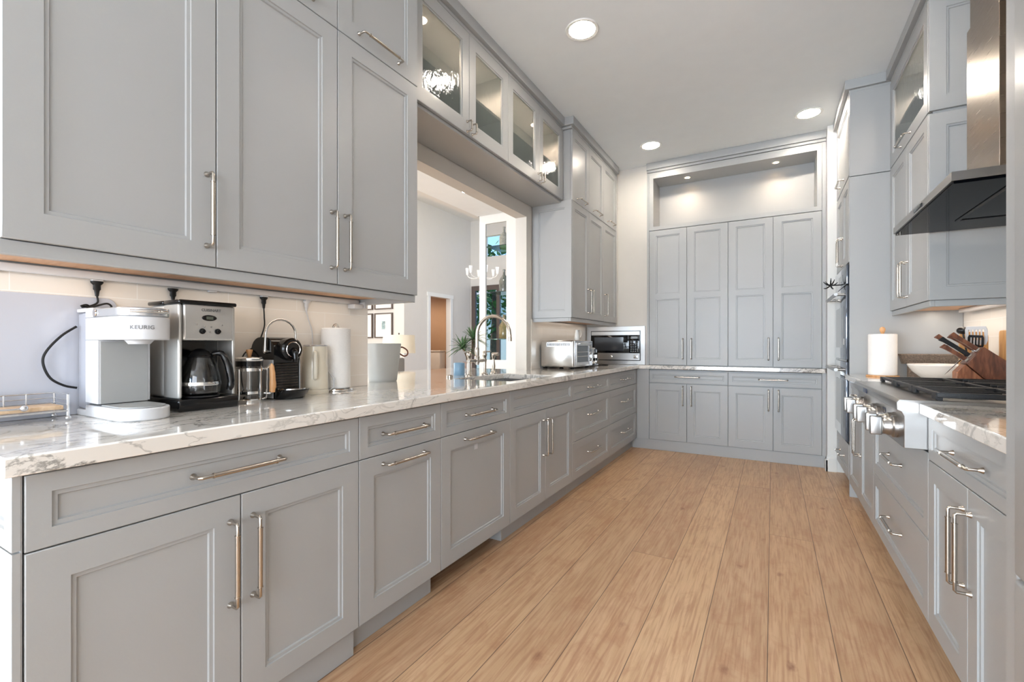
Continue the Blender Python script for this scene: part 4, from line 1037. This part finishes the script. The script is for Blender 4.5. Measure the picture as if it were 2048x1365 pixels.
mb.lathe([(.0001, .003), (.008, .003), (.009, -.008)], (ex1 - .040, yl, CT + .192), 18, (0, -1, 0)); mb.build('loop_handle', CHROME, T)
mb = MB()
for k in range(9): mb.box(ex1 - .001, ex1 + .0035, ey0 + .010, ey1 - .010, CT + .046 + k * .0115, CT + .0525 + k * .0115, .0015)
mb.build('front_ribs', mat('smoked_chrome', (72, 68, 66), .12, 1.), T)
mb = MB()
V = []; n = 14
for z, f in ((CT + .001, .55), (CT + .012, .75), (CT + .036, 1.0), (CT + .040, 1.0)):
    V.append([(ex1 + .002, ey0 + .006)] + [(ex1 + .04 * f + .062 * f * math.sin(PI * k / n), eyc - .062 * math.cos(PI * k / n)) for k in range(n + 1)] + [(ex1 + .002, ey1 - .006)])
m0 = len(V[0]); vs = [(x, y, z) for ring, z in zip(V, (CT + .001, CT + .012, CT + .036, CT + .040)) for x, y in ring]
fs = [tuple(range(m0)), tuple(range(3 * m0, 4 * m0))] + [(j * m0 + i, j * m0 + (i + 1) % m0, (j + 1) * m0 + (i + 1) % m0, (j + 1) * m0 + i) for j in range(3) for i in range(m0)]
mb.add(vs, fs).build('drip_tray', BLACKP, T)
MB().prism([(ex1 + .004, ey0 + .012)] + [(ex1 + .035 + .055 * math.sin(PI * k / 12), eyc - .052 * math.cos(PI * k / 12)) for k in range(13)] + [(ex1 + .004, ey1 - .012)], CT + .0402, CT + .043).build('tray_grid', CHROME, T)

# cream kettle
kc_ = (-1.800, 1.372)
T = thing('electric_kettle', (kc_[0], kc_[1], CT), 'cream cylindrical electric kettle standing beside the black espresso machine', 'kettle')
MB().lathe([(.0565, 0), (.0575, .003), (.0575, .018), (.055, .020)], (*kc_, CT), 36).build('base', CREAM, T)
MB().lathe([(.054, .0205), (.0555, .024), (.054, .120), (.052, .200), (.0505, .212)], (*kc_, CT), 36).build('body', CREAM, T)
MB().lathe([(.0505, .2125), (.0515, .214), (.050, .218), (.030, .221), (.0001, .222)], (*kc_, CT), 36).build('lid', SILVP, T)
hd_ = Vector((.80, -.60, 0)).normalized(); q = lambda r_, z: (kc_[0] + hd_.x * r_, kc_[1] + hd_.y * r_, CT + z)
MB().tube([q(.053, .186), q(.068, .184), q(.071, .17), q(.071, .10), q(.068, .075), q(.053, .072)], [.008, .009, .010, .010, .009, .008], 12, 4).build('handle', CREAM, T)

# paper towel holder on the left
def towel(name, label, c, r, z0, h, basem, loop):
    T = thing(name, (c[0], c[1], CT), label, 'paper towel holder')
    MB().lathe([(r + .010, 0), (r + .012, .002), (r + .012, .008), (r + .009, .011), (.0001, .011)], (*c, CT), 40).build('base', basem, T)
    MB().lathe([(.020, z0), (r - .004, z0), (r, z0 + .004), (r, z0 + h - .004), (r - .004, z0 + h), (.020, z0 + h), (.020, z0)], (*c, CT), 48).build('paper_roll', PAPER, T)
    if loop:
        mb = MB().tube([(c[0], c[1], CT + .011), (c[0], c[1], CT + z0 + h + .003)], .005, 10)
        for rr in (.019, .012): mb.tube([(c[0], c[1] - rr * math.cos(PI * k / 12), CT + z0 + h + .001 + rr * math.sin(PI * k / 12)) for k in range(13)], .0022, 8)
        mb.build('loop_top', CHROME, T)
    else:
        MB().tube([(c[0], c[1], CT + .011), (c[0], c[1], CT + z0 + h + .006)], .008, 12).lathe([(.010, 0), (.009, .006), (.014, .016), (.017, .030), (.014, .043), (.006, .049), (.0001, .050)], (c[0], c[1], CT + z0 + h), 24).build('knob', BEECH, T)
    return T
towel('paper_towel_holder', 'white paper towel roll with chrome loop top beside the cream kettle', (-1.832, 1.512), .0665, .0115, .288, CHROME, True)

# grey bucket with leather handles
bc = (-2.085, 2.075)
bc = (-2.045, 2.03)
T = thing('ceramic_bucket', (bc[0], bc[1], CT), 'tapered matte grey ceramic bucket with brown leather loop handles on the bar counter', 'bucket')
MB().lathe([(.0001, 0), (.079, 0), (.083, .006), (.107, .216), (.108, .226), (.104, .228), (.101, .222), (.080, .014), (.0001, .012)], (*bc, CT), 48).build('body', BUCKETM, T)
for sg in (1, -1):
    dv = Vector((.50 * sg, .866 * sg, 0)); pv = Vector((-dv.y, dv.x, 0)); o0 = Vector((bc[0], bc[1], CT))
    MB().tube([o0 + dv * .102 + Vector((0, 0, .20)), o0 + dv * .120 + Vector((0, 0, .205)), o0 + dv * .150 + Vector((0, 0, .185)), o0 + dv * .152 + Vector((0, 0, .160)), o0 + dv * .13 + Vector((0, 0, .150)), o0 + dv * .099 + Vector((0, 0, .168))], .0045, 8, 4).build('handle', LEATHER, T)

# plugs, cords and power strip below the wall cabinets
o = MB().box(-1.9035, -1.8805, .34, 1.70, 1.348, 1.372, .003).build('power_strip', WHITEP); setp(o, 'long white power strip under the near left wall cabinets above the coffee machines', 'power strip')
for y in (.40, .63, .98, 1.19, 1.40): MB().box(-1.900, -1.884, y - .014, y + .014, 1.343, 1.3478, .001).build('outlet', WHITEP, o)
o = MB().box(-1.900, -1.845, 1.704, 1.712, 1.33, 1.36).box(-1.900, -1.85, 1.640, 1.700, 1.325, 1.3475, .003).build('junction_box', WHITEP); setp(o, 'small white junction box at the end of the power strip by the pass-through', 'junction box')
def plug(y, x, m, cord, label, cat='power cord'):
    T = thing('power_cable', (x, y, 1.30), label, cat)
    MB().lathe([(.0045, -.048), (.0065, -.034), (.007, -.030), (.010, -.026), (.010, -.012), (.016, -.006), (.017, 0)], (x, y, 1.3425), 16, sx=.7).build('plug', m, T)
    MB().tube([(x, y, 1.296)] + cord, .0028, 8, 6).build('cord', m, T)
plug(.630, -1.892, RUBBER, [(-1.893, .632, 1.275), (-1.888, .612, 1.262), (-1.884, .590, 1.2565)], 'black power plug and cord hanging above the white pod coffee maker')
T = thing('power_cable', (-1.89, .53, 1.1), 'black cord looping out behind the left side of the white coffee maker', 'power cord')
MB().tube([(-1.875, .575, 1.195), (-1.876, .54, 1.165), (-1.877, .508, 1.12), (-1.877, .500, 1.085), (-1.876, .515, 1.04), (-1.874, .545, 1.015), (-1.873, .575, 1.005)], .0034, 8, 6).build('cord', RUBBER, T)
T = thing('power_cable', (-1.88, .63, 1.26), 'tied loop of black cord on top of the white coffee maker', 'power cord')
MB().tube([(-1.880, .600, 1.255), (-1.878, .622, 1.262), (-1.876, .650, 1.272), (-1.876, .662, 1.262), (-1.878, .648, 1.2545), (-1.880, .615, 1.2555), (-1.878, .600, 1.264), (-1.874, .585, 1.259)], .003, 8, 6).build('cord', RUBBER, T)
plug(.846, -1.892, RUBBER, [(-1.892, .850, 1.29), (-1.890, .866, 1.289)], 'short black plug hanging above the drip coffee maker')
plug(1.188, -1.892, RUBBER, [(-1.892, 1.190, 1.26), (-1.894, 1.190, 1.21), (-1.895, 1.160, 1.14), (-1.895, 1.105, 1.10), (-1.894, 1.09, 1.03), (-1.89, 1.10, .95), (-1.87, 1.115, .926)], 'long black cord dropping from the power strip behind the french press')
plug(1.395, -1.892, WHITEP, [(-1.892, 1.405, 1.26), (-1.892, 1.425, 1.20), (-1.893, 1.428, 1.13), (-1.885, 1.425, 1.06), (-1.83, 1.430, 1.04), (-1.775, 1.445, .99), (-1.765, 1.442, .945), (-1.790, 1.425, .9245)], 'white power cord of the cream kettle hanging from the power strip')

# plant, blue candle jar and glass behind the faucet
pc = (-2.245, 3.20)
T = thing('potted_dracaena', (pc[0], pc[1], CT), 'spiky green dracaena plant in a small brown pot behind the faucet', 'plant')
MB().lathe([(.0001, 0), (.032, 0), (.036, .004), (.042, .070), (.043, .076), (.039, .076), (.0001, .068)], (*pc, CT), 28).build('pot', mat('brown_clay', (150, 124, 112), .6), T)
st = MB().tube([(*pc, CT + .065), (pc[0] - .01, pc[1], CT + .12), (pc[0] - .03, pc[1] - .02, CT + .19)], [.008, .007, .006], 8, 3)
st.tube([(*pc, CT + .07), (pc[0] + .02, pc[1] + .03, CT + .15), (pc[0] + .03, pc[1] + .04, CT + .27)], [.008, .007, .006], 8, 3); st.build('stem', BARK, T)
rnd = random.Random(3)
def rosette(c, n, L0):
    mb = MB(); c = Vector(c)
    for i in range(n):
        az = i * 2.4 + rnd.uniform(-.2, .2); el = rnd.uniform(-.25, 1.35); L = L0 * rnd.uniform(.75, 1.1)
        d = Vector((math.cos(az) * math.cos(el), math.sin(az) * math.cos(el), math.sin(el))); sd = Vector((-math.sin(az), math.cos(az), 0))
        up = sd.cross(d); k0 = len(mb.v); V = []; K = 6
        for k in range(K + 1):
            t = k / K; wd = .0075 * (math.sin(PI * min(1, .18 + t * .82)) ** .8) if k < K else .0002
            p = c + d * L * t + Vector((0, 0, -.055 * t * t * math.cos(el)))
            V += [p - sd * wd + up * .0015, p - up * .0012, p + sd * wd + up * .0015, p + up * .0012]
        F = [(0, 1, 2, 3)] + [(4 * k + q_, 4 * k + (q_ + 1) % 4, 4 * k + 4 + (q_ + 1) % 4, 4 * k + 4 + q_) for k in range(K) for q_ in range(4)] + [(4 * K, 4 * K + 1, 4 * K + 2, 4 * K + 3)]
        mb.add(V, F)
    return mb
mb = rosette((pc[0] - .03, pc[1] - .02, CT + .19), 46, .15); mb.build('foliage', LEAF, T)
mb = rosette((pc[0] + .03, pc[1] + .04, CT + .27), 44, .15); mb.build('foliage', LEAF, T)
jc = (-1.975, 2.71)
setp(MB().lathe([(.0001, 0), (.039, 0), (.0405, .003), (.0405, .088), (.039, .090), (.037, .088), (.037, .006), (.0001, .006)], (*jc, CT), 36).build('candle_jar', BLUEP), 'pale blue ribbed jar on the marble beside the faucet', 'jar')
setp(MB().lathe([(.0001, 0), (.028, 0), (.031, .004), (.033, .080), (.0318, .080), (.0295, .008), (.0001, .007)], (-1.975, 2.81, CT), 32).build('drinking_glass', GLASS), 'clear drinking glass standing behind the faucet posts', 'glass')

# ------------------------------------------------------------------ toaster oven, pitcher and toaster
tx0, tx1, ty0, ty1 = -1.885, -1.555, 3.87, 4.33
T = thing('toaster_oven', (-1.72, 4.1, CT), 'silver toaster oven with small glass door on the counter near the corner', 'toaster oven')
MB().box(tx0, tx1, ty0, ty1, CT + .016, CT + .262, .014).build('body', mat('satin_aluminium', (208, 206, 202), .22, 1., var=.01), T)
mb = MB()
for k in range(17): mb.box(tx0 + .07 + k * .0135, tx0 + .077 + k * .0135, ty0 - .0006, ty0 + .001, CT + .212, CT + .236)
mb.build('side_vents', BLACKM, T)
MB().box(tx0 + .062, tx0 + .304, ty0 - .0004, ty0 + .0008, CT + .204, CT + .244).build('vent_plate', SILVP, T)
mb = MB()
for x in (tx0 + .03, tx1 - .03):
    for y in (ty0 + .04, ty1 - .04): mb.lathe([(.018, 0), (.021, .017)], (x, y, CT), 16)
mb.build('feet', BLACKP, T)
MB().box(tx1 + .0005, tx1 + .014, ty0 + .002, ty1 - .002, CT + .020, CT + .258, .003).build('front_frame', SILVP, T)
d = MB().cells([ty0 + .012, ty0 + .035, ty1 - .135, ty1 - .112], [CT + .035, CT + .062, CT + .215, CT + .240], {(1, 1)}, tx1 + .0145, tx1 + .024, 'yz').build('door', SILVP, T, bevel=.002)
MB().box(tx1 + .0165, tx1 + .020, ty0 + .0355, ty1 - .1355, CT + .0625, CT + .2145).build('glass_pane', mat('tinted_oven_glass', (84, 92, 100), .06, coat=.5), d)
mb = MB()
for z in (.115, .155): mb.tube([(tx1 + .0215, ty0 + .036, CT + z), (tx1 + .0215, ty1 - .136, CT + z)], .0018, 8)
mb.build('racks', CHROME, d)
MB().tube([(tx1 + .024, ty0 + .03, CT + .228), (tx1 + .046, ty0 + .03, CT + .232), (tx1 + .046, ty1 - .13, CT + .232), (tx1 + .024, ty1 - .13, CT + .228)], .006, 10).build('handle', SILVP, d)
for z in (.20, .14, .08): MB().lathe([(.016, 0), (.015, .012), (.0001, .014)], (tx1 + .0145, ty1 - .055, CT + z), 20, (1, 0, 0)).build('knob', CHROME, T)
T = thing('pitcher', (-1.66, 4.22, CT + .262), 'small white pitcher with looped handle on top of the toaster oven', 'pitcher')
pp = (-1.66, 4.22)
MB().lathe([(.0001, 0), (.022, 0), (.026, .01), (.024, .05), (.017, .085), (.015, .10), (.017, .105), (.015, .105), (.013, .10), (.0001, .10)], (*pp, CT + .2625), 24).build('body', WHITEC, T)
MB().tube([(pp[0] + .008, pp[1] + .012, CT + .355), (pp[0] + .02, pp[1] + .035, CT + .362), (pp[0] + .026, pp[1] + .046, CT + .33), (pp[0] + .018, pp[1] + .032, CT + .29)], .0045, 8, 4).build('handle', WHITEC, T)
T = thing('toaster', (-1.70, 4.58, CT), 'small chrome toaster with black lever between toaster oven and microwave', 'toaster')
MB().box(-1.86, -1.60, 4.49, 4.66, CT + .014, CT + .195, .03).build('body', CHROME, T)
MB().box(-1.862, -1.597, 4.488, 4.662, CT + .001, CT + .022, .004).build('base', BLACKP, T)
MB().box(-1.82, -1.64, 4.53, 4.555, CT + .1945, CT + .1965).box(-1.82, -1.64, 4.595, 4.62, CT + .1945, CT + .1965).build('slots', BLACKM, T)
MB().box(-1.599, -1.575, 4.56, 4.595, CT + .12, CT + .135, .004).build('lever', BLACKP, T)
for y in (4.54, 4.61): MB().lathe([(.015, 0), (.013, .014), (.0001, .015)], (-1.600, y, CT + .07), 18, (1, 0, 0)).build('knob', BLACKP, T)
T = thing('power_cable', (-1.6, 4.7, CT), 'black toaster cord lying on the marble in front of the microwave', 'power cord')
MB().tube([(-1.62, 4.68, CT + .004), (-1.57, 4.74, CT + .004), (-1.54, 4.82, CT + .004), (-1.60, 4.90, CT + .004), (-1.68, 4.92, CT + .004)], .0035, 8, 5).build('cord', RUBBER, T)

# ------------------------------------------------------------------ right counter things
towel('paper_towel_holder', 'white paper towel roll on a wooden stand with round knob beside the white bowl', (.66, 4.02), .080, .0115, .283, BEECH, False)
T = thing('serving_bowl', (.95, 3.92, CT), 'wide white oval serving bowl with flared sides beside the knife block', 'bowl')
prof = [(.0001, 0), (.085, 0), (.10, .004), (.145, .045), (.172, .088), (.170, .094), (.160, .086), (.132, .046), (.09, .010), (.0001, .008)]
MB().lathe(prof, (.945, 3.92, CT + .0003), 56, sx=1.0, sy=1.15).build('body', WHITEC, T)
o = MB().cells([.800, .812, 1.088, 1.100], [4.00, 4.012, 4.218, 4.23], {(1, 1)}, CT + .095, CT + .150).box(.800, 1.10, 4.00, 4.23, CT + .088, CT + .095)
T = thing('wicker_basket', (.95, 4.11, CT), 'dark woven basket tray behind the white serving bowl', 'basket')
MB().box(.83, 1.07, 4.17, 4.22, CT, CT + .088).build('stand', WICKER, T)
mb = MB()
for zz in (.090, .100, .110, .120, .130, .140, .150):
    r_ = .006 if zz == .150 else .004
    g = (zz - .09) * .25
    P_ = [(.80 - g, 4.175 - g), (1.10 + g, 4.175 - g), (1.10 + g, 4.235), (.80 - g, 4.235)]
    mb.tube([(x, y, CT + zz) for x, y in P_], r_, 6, closed=True)
for k in range(44):
    x = .80 + .30 * k / 43; mb.tube([(x, 4.172, CT + .088), (x + .004, 4.160, CT + .150)], .0026, 5)
mb.box(.80, 1.10, 4.176, 4.234, CT + .0885, CT + .094); mb.build('weave', WICKER, T)
# cutting boards leaning on the right wall
def board(c, w_, h, t, lean, rz, label, m=BAMBOO, hole=False, r=.03):
    T = Matrix.Translation(c) @ Matrix.Rotation(rz, 4, 'Z') @ Matrix.Rotation(lean, 4, 'X')
    poly = [(-w_ / 2, 0), (w_ / 2, 0)] + [(w_ / 2 - r + r * math.cos(a), h - r + r * math.sin(a)) for a in (PI / 2 * k / 6 for k in range(7))] + [(-w_ / 2 + r - r * math.sin(a), h - r + r * math.cos(a)) for a in (PI / 2 * k / 6 for k in range(7))]
    mb = MB().prism(poly, 0, t, 'xz'); mb.xform(T)
    o = mb.build('cutting_board', m, bevel=.003); setp(o, label, 'cutting board'); return o
board((1.020, 3.655, CT + .0005), .125, .295, .018, 0, .0, 'upright narrow bamboo cutting board with two slots between bowl and knife block')
MB().box(1.005, 1.008, 3.654, 3.6545, CT + .20, CT + .262).box(1.025, 1.028, 3.654, 3.6545, CT + .20, CT + .262).build('slots', BLACKM, bpy.data.objects['cutting_board'])
board((1.1100, 3.485, CT + .0005), .25, .30, .018, 0, -PI / 2, 'wide upright bamboo cutting board leaning on the tiled wall behind the knife block', r=.02)
board((1.105, 3.322, CT + .0005), .055, .27, .018, .0, -PI / 2, 'narrow pale wooden board leaning at the far right of the knife block', BEECH, r=.02)
# utensil crock with spatulas
T = thing('utensil_crock', (.985, 3.50, CT), 'dark crock of cooking utensils behind the knife block', 'crock')
uc = (1.010, 3.585)
T.location = (uc[0], uc[1], CT)
MB().lathe([(.0001, 0), (.044, 0), (.047, .004), (.048, .15), (.043, .15), (.042, .01), (.0001, .01)], (*uc, CT), 28).build('body', BLACKP, T)
def spatula(name, label, base, top, w_, h, m, slots, wt=.5):
    T = thing(name, base, label, 'spatula'); base = Vector(base); top = Vector(top); MB().tube([base, top], [.005, .0045], 8).build('handle', BLACKM, T)
    ax = (top - base).normalized(); fw = Vector((-.45, -.89, 0)); fw = (fw - ax * fw.dot(ax)).normalized(); sd = ax.cross(fw)
    us = [0]; k = slots; mrg = .16
    us = [-w_ / 2, -w_ / 2 + w_ * mrg]; step = (w_ * (1 - 2 * mrg)) / (2 * k - 1)
    for i in range(2 * k - 1): us.append(us[-1] + step)
    us.append(w_ / 2); vs = [0, h * .25, h * .82, h]
    mb = MB().cells(us, vs, {(1 + 2 * i, 1) for i in range(k)}, 0, .003, 'xy')
    def wv(v):
        f = 1 - (1 - wt) * 0 if v[1] > h * .2 else .82
        x = v[0] * f
        if abs(v[0]) > w_ / 2 - 1e-6 and v[1] > h - 1e-6: x *= .86
        return tuple(top + sd * x + ax * (v[1] - .002) + fw * v[2])
    mb.v = [wv(v) for v in mb.v]; mb.build('blade', m, T, bevel=.0012)
spatula('slotted_turner', 'white slotted spatula standing highest among the utensils', (uc[0] + .008, uc[1], CT + .012), (uc[0] - .006, uc[1] - .030, CT + .222), .092, .105, WHITEP, 5)
spatula('slotted_turner', 'black slotted spatula in front of the white one', (uc[0] - .01, uc[1] - .01, CT + .012), (uc[0] - .018, uc[1] - .055, CT + .200), .066, .078, BLACKM, 4)
T = thing('ladle', (uc[0] - .015, uc[1] + .01, CT + .012), 'black ladle with round bowl standing in the crock behind the knife handles', 'ladle')
MB().tube([(uc[0] - .015, uc[1] + .01, CT + .012), (uc[0] - .05, uc[1] + .02, CT + .29)], .0045, 8).build('handle', BLACKM, T)
MB().sphere((uc[0] - .052, uc[1] + .02, CT + .302), .027, 18, .8).build('bowl', BLACKM, T)
# knife block: slanted body with a foot
T = thing('knife_block', (1.0, 3.44, CT), 'dark walnut slanted knife block on the counter behind the grates', 'knife block')
kb_y0, kb_y1 = 3.350, 3.455
A_ = [(.985, CT + .118), (1.045, CT + .200), (1.125, CT + .118), (1.125, CT + .001), (1.065, CT + .001)]
MB().prism([(.905, CT + .120), (.975, CT + .208), (1.088, CT + .112), (1.088, CT + .0012), (1.012, CT + .0012)], kb_y0, kb_y1, 'xz').build('block', WALNUT, T, bevel=.003)
MB().prism([(.872, CT + .0012), (1.011, CT + .0012), (.905, CT + .113), (.872, CT + .072)], kb_y0 + .012, kb_y1 - .012, 'xz').build('foot', wood_material('acacia', (120, 70, 46), (156, 98, 66), (176, 124, 92), (16, 16, 3)), T, bevel=.002)
nrm = Vector((-.77, 0, .64)).normalized(); along = Vector((.64, 0, .77)).normalized(); o0 = Vector((.905, 0, CT + .120))
KN = [(.018, 3.372, .115, WALNUT, 'walnut handled steak knife lowest at the front of the block'), (.020, 3.400, .120, WALNUT, 'walnut handled knife beside the lowest one in the block'),
      (.045, 3.385, .150, BLACKM, 'black handled shears and knife pair in the middle of the block'), (.052, 3.425, .165, WALNUT, 'long walnut handled knife reaching farthest out of the block'),
      (.090, 3.375, .135, WALNUT, 'walnut handled knife in the top row nearest the camera'), (.092, 3.402, .130, WALNUT, 'walnut handled knife in the middle of the top row'), (.088, 3.432, .125, WALNUT, 'walnut handled knife in the top row by the wall')]
for s_, y, L, m, lb in KN:
    L *= 1.08
    b0 = o0 + along * s_; b0.y = y; T = thing('kitchen_knife', tuple(b0), lb, 'knife')
    mb = MB(); R = Matrix((( nrm.x, 0, along.x), (0, 1, 0), (nrm.z, 0, along.z))).to_4x4()
    h_ = MB().prism([(.012, -.011), (L * .5, -.009), (L * .85, -.012), (L, -.017), (L - .004, .012), (L * .8, .010), (.012, .011)], -.007, .007, 'xz')
    h_.v = [(v[0], v[1], v[2]) for v in h_.v]; h_.xform(Matrix.Translation(b0) @ R); h_.build('handle', m, T, bevel=.003)
    h_ = MB().box(.0008, .0118, -.006, .006, -.009, .009); h_.xform(Matrix.Translation(b0) @ R); h_.build('bolster', CHROME, T)
T = thing('sharpening_steel', (.90, 3.47, CT + .15), 'thin steel knife blade sticking down in front of the white bowl', 'utensil')
MB().tube([(.925, 3.475, CT + .148), (.845, 3.46, CT + .052)], [.0045, .0012], 8).build('blade', CHROME, T)
MB().tube([(.925, 3.475, CT + .148), (.950, 3.4754, CT + .172)], .0055, 8).build('handle', BLACKM, T)

# ------------------------------------------------------------------ dining / living side
# table lamp on a console
T = thing('console_table', (-4.02, 4.24, 0), 'pale console table behind the bar counter carrying the lamp', 'table')
MB().box(-4.30, -3.78, 3.7, 4.9, .60, .64, .004).build('tabletop', WHITEC, T)
for x in (-4.27, -3.81):
    for y in (3.74, 4.86): MB().box(x - .02, x + .02, y - .02, y + .02, 0, .5995).build('leg', WHITEC, T)
T = thing('table_lamp', (-4.0, 4.24, .641), 'table lamp with cream drum shade behind the grey bucket', 'lamp')
MB().lathe([(.0001, 0), (.07, 0), (.07, .015), (.02, .025), (.045, .12), (.05, .20), (.03, .30), (.012, .34), (.012, .42)], (-4.0, 4.24, .641), 28).build('base', mat('grey_stone_lamp', (170, 166, 160), .5), T)
MB().lathe([(.200, .40), (.188, .620), (.186, .620), (.198, .40), (.200, .40)], (-4.0, 4.24, .641), 48).build('lamp_shade', SHADE, T)
MB().tube([(-4.0, 4.24, 1.06), (-4.0, 4.24, 1.275)], .004, 8).sphere((-4.0, 4.24, 1.280), .010, 12).tube([(-4.187, 4.24, 1.255), (-3.813, 4.24, 1.255)], .002, 6).build('finial', FRAMED, T)
# upholstered chair near the bar
chx, chy = -3.35, 3.60
T = thing('dining_chair', (chx, chy, 0), 'grey tweed upholstered chair beyond the bar counter', 'chair')
MB().box(chx - .23, chx - .17, chy - .23, chy + .23, .47, 1.00, .02).build('backrest', FABRIC, T)
MB().box(chx - .17, chx + .25, chy - .23, chy + .23, .38, .46, .02).build('seat', FABRIC, T)
for x in (chx - .19, chx + .22):
    for y in (chy - .19, chy + .19): MB().tube([(x, y, .385), (x, y, 0.0)], [.02, .014], 8).build('leg', FRAMED, T)
# picture frames in the alcove wall
def picture(x0, x1, z0, z1, label, art):
    T = thing('picture_frame', ((x0 + x1) / 2, 6.28, z0), label, 'picture', 'framed pictures on the living room wall')
    MB().cells([x0, x0 + .022, x1 - .022, x1], [z0, z0 + .022, z1 - .022, z1], {(1, 1)}, 6.245, 6.279, 'xz').build('frame', FRAMED, T)
    MB().box(x0 + .022, x1 - .022, 6.262, 6.268, z0 + .022, z1 - .022).build('mat_board', MATW, T)
    if art:
        xc, zc = (x0 + x1) / 2, (z0 + z1) / 2
        MB().box(xc - .045, xc + .045, 6.2605, 6.2615, zc - .07, zc + .08).build('print', mat('blue_print', (150, 170, 172), .7, var=.5, scale=25), T)
for (x0, x1, zz, lab) in ((-6.515, -6.065, 1, 'dark framed picture with small blue print above the lamp shade'), (-7.02, -6.57, 1, 'dark framed picture partly hidden by the kitchen wall, lower row'),
                         (-6.515, -6.065, 2, 'dark framed picture in the upper row above the small blue print'), (-7.02, -6.57, 2, 'dark framed picture partly hidden by the kitchen wall, upper row')):
    z0 = 1.272 if zz == 1 else 1.805
    picture(x0, x1, z0, z0 + .465, lab, True)
# toilet in the small bathroom
T = thing('toilet', (-6.9, 8.0, 0), 'white toilet in the small bathroom seen through the far doorway', 'toilet')
tcx, tcy = -6.60, 7.92
MB().box(tcx - .1, tcx + .1, tcy - .20, tcy - .02, 0, .36, .03).lathe([(.10, 0), (.12, .1), (.17, .30), (.19, .38), (.185, .40)], (tcx, tcy - .10, 0), 28, sx=.95, sy=1.1).build('bowl', WHITEC, T)
MB().lathe([(.0001, .42), (.19, .42), (.195, .41), (.19, .402), (.0001, .402)], (tcx, tcy - .10, 0), 28, sx=.98, sy=1.15).build('seat', WHITEC, T)
MB().box(tcx - .21, tcx + .21, tcy + .13, tcy + .33, .36, .99, .02).build('tank', WHITEC, T)
MB().box(tcx - .22, tcx + .22, tcy + .12, tcy + .34, .992, 1.02, .006).build('tank_lid', WHITEC, T)
# shelves and bottles inside the divider opening
for z, lb in ((2.655, 'top glass shelf in the slot of the white divider wall'), (1.955, 'middle glass shelf in the slot of the white divider wall'), (1.235, 'lowest glass shelf in the slot of the white divider wall')):
    setp(MB().box(-3.84, -3.30, 5.957, 6.40, z - .010, z).build('glass_shelf', mat('green_edge_glass', (150, 176, 170), .05, trans=.85, ior=1.2)), lb, 'shelf', 'glass shelves in the divider')
def bottle(x, z, h, r, m, label, neck=.3):
    setp(MB().lathe([(.0001, 0), (r * .95, 0), (r, .01), (r, h * (1 - neck) * .75), (r * .7, h * (1 - neck) * .92), (r * .25, h * (1 - neck * .75)), (r * .22, h * .93), (r * .30, h * .97), (r * .28, h)], (x, 6.22, z + .0005), 28).build('decorative_bottle', m), label, 'bottle')
bottle(-3.665, 2.655, .34, .075, PATTB, 'patterned pale bottle standing on the top glass shelf of the divider slot')
bottle(-3.665, 1.955, .37, .08, GLASSB, 'smoky grey bottle on the middle glass shelf of the divider slot')
bottle(-3.665, 1.235, .38, .085, BRASSG, 'amber tinted glass bottle on the lowest shelf of the divider slot')
# white chandelier in the living room
cc = Vector((-4.73, 7.22, 2.42))
T = thing('chandelier', tuple(cc), 'white candle arm chandelier in the living room beyond the pass-through', 'chandelier')
mb = MB().tube([cc + Vector((0, 0, .0)), (cc.x, cc.y, 3.868)], .012, 8).sphere(cc, .05, 14)
mb.build('stem', WHITEC, T)
for k in range(6):
    a = PI / 3 * k + .3; d = Vector((math.cos(a), math.sin(a), 0))
    ar = MB().tube([cc + d * .03, cc + d * .14 + Vector((0, 0, -.03)), cc + d * .25 + Vector((0, 0, -.01)), cc + d * .29 + Vector((0, 0, .04))], .008, 8, 4).build('arm', WHITEC, T)
    MB().lathe([(.0001, 0), (.02, .0), (.028, .07), (.036, .13), (.033, .13), (.02, .04), (.0001, .02)], cc + d * .29 + Vector((0, 0, .04)), 18).build('cup', WHITEC, ar)
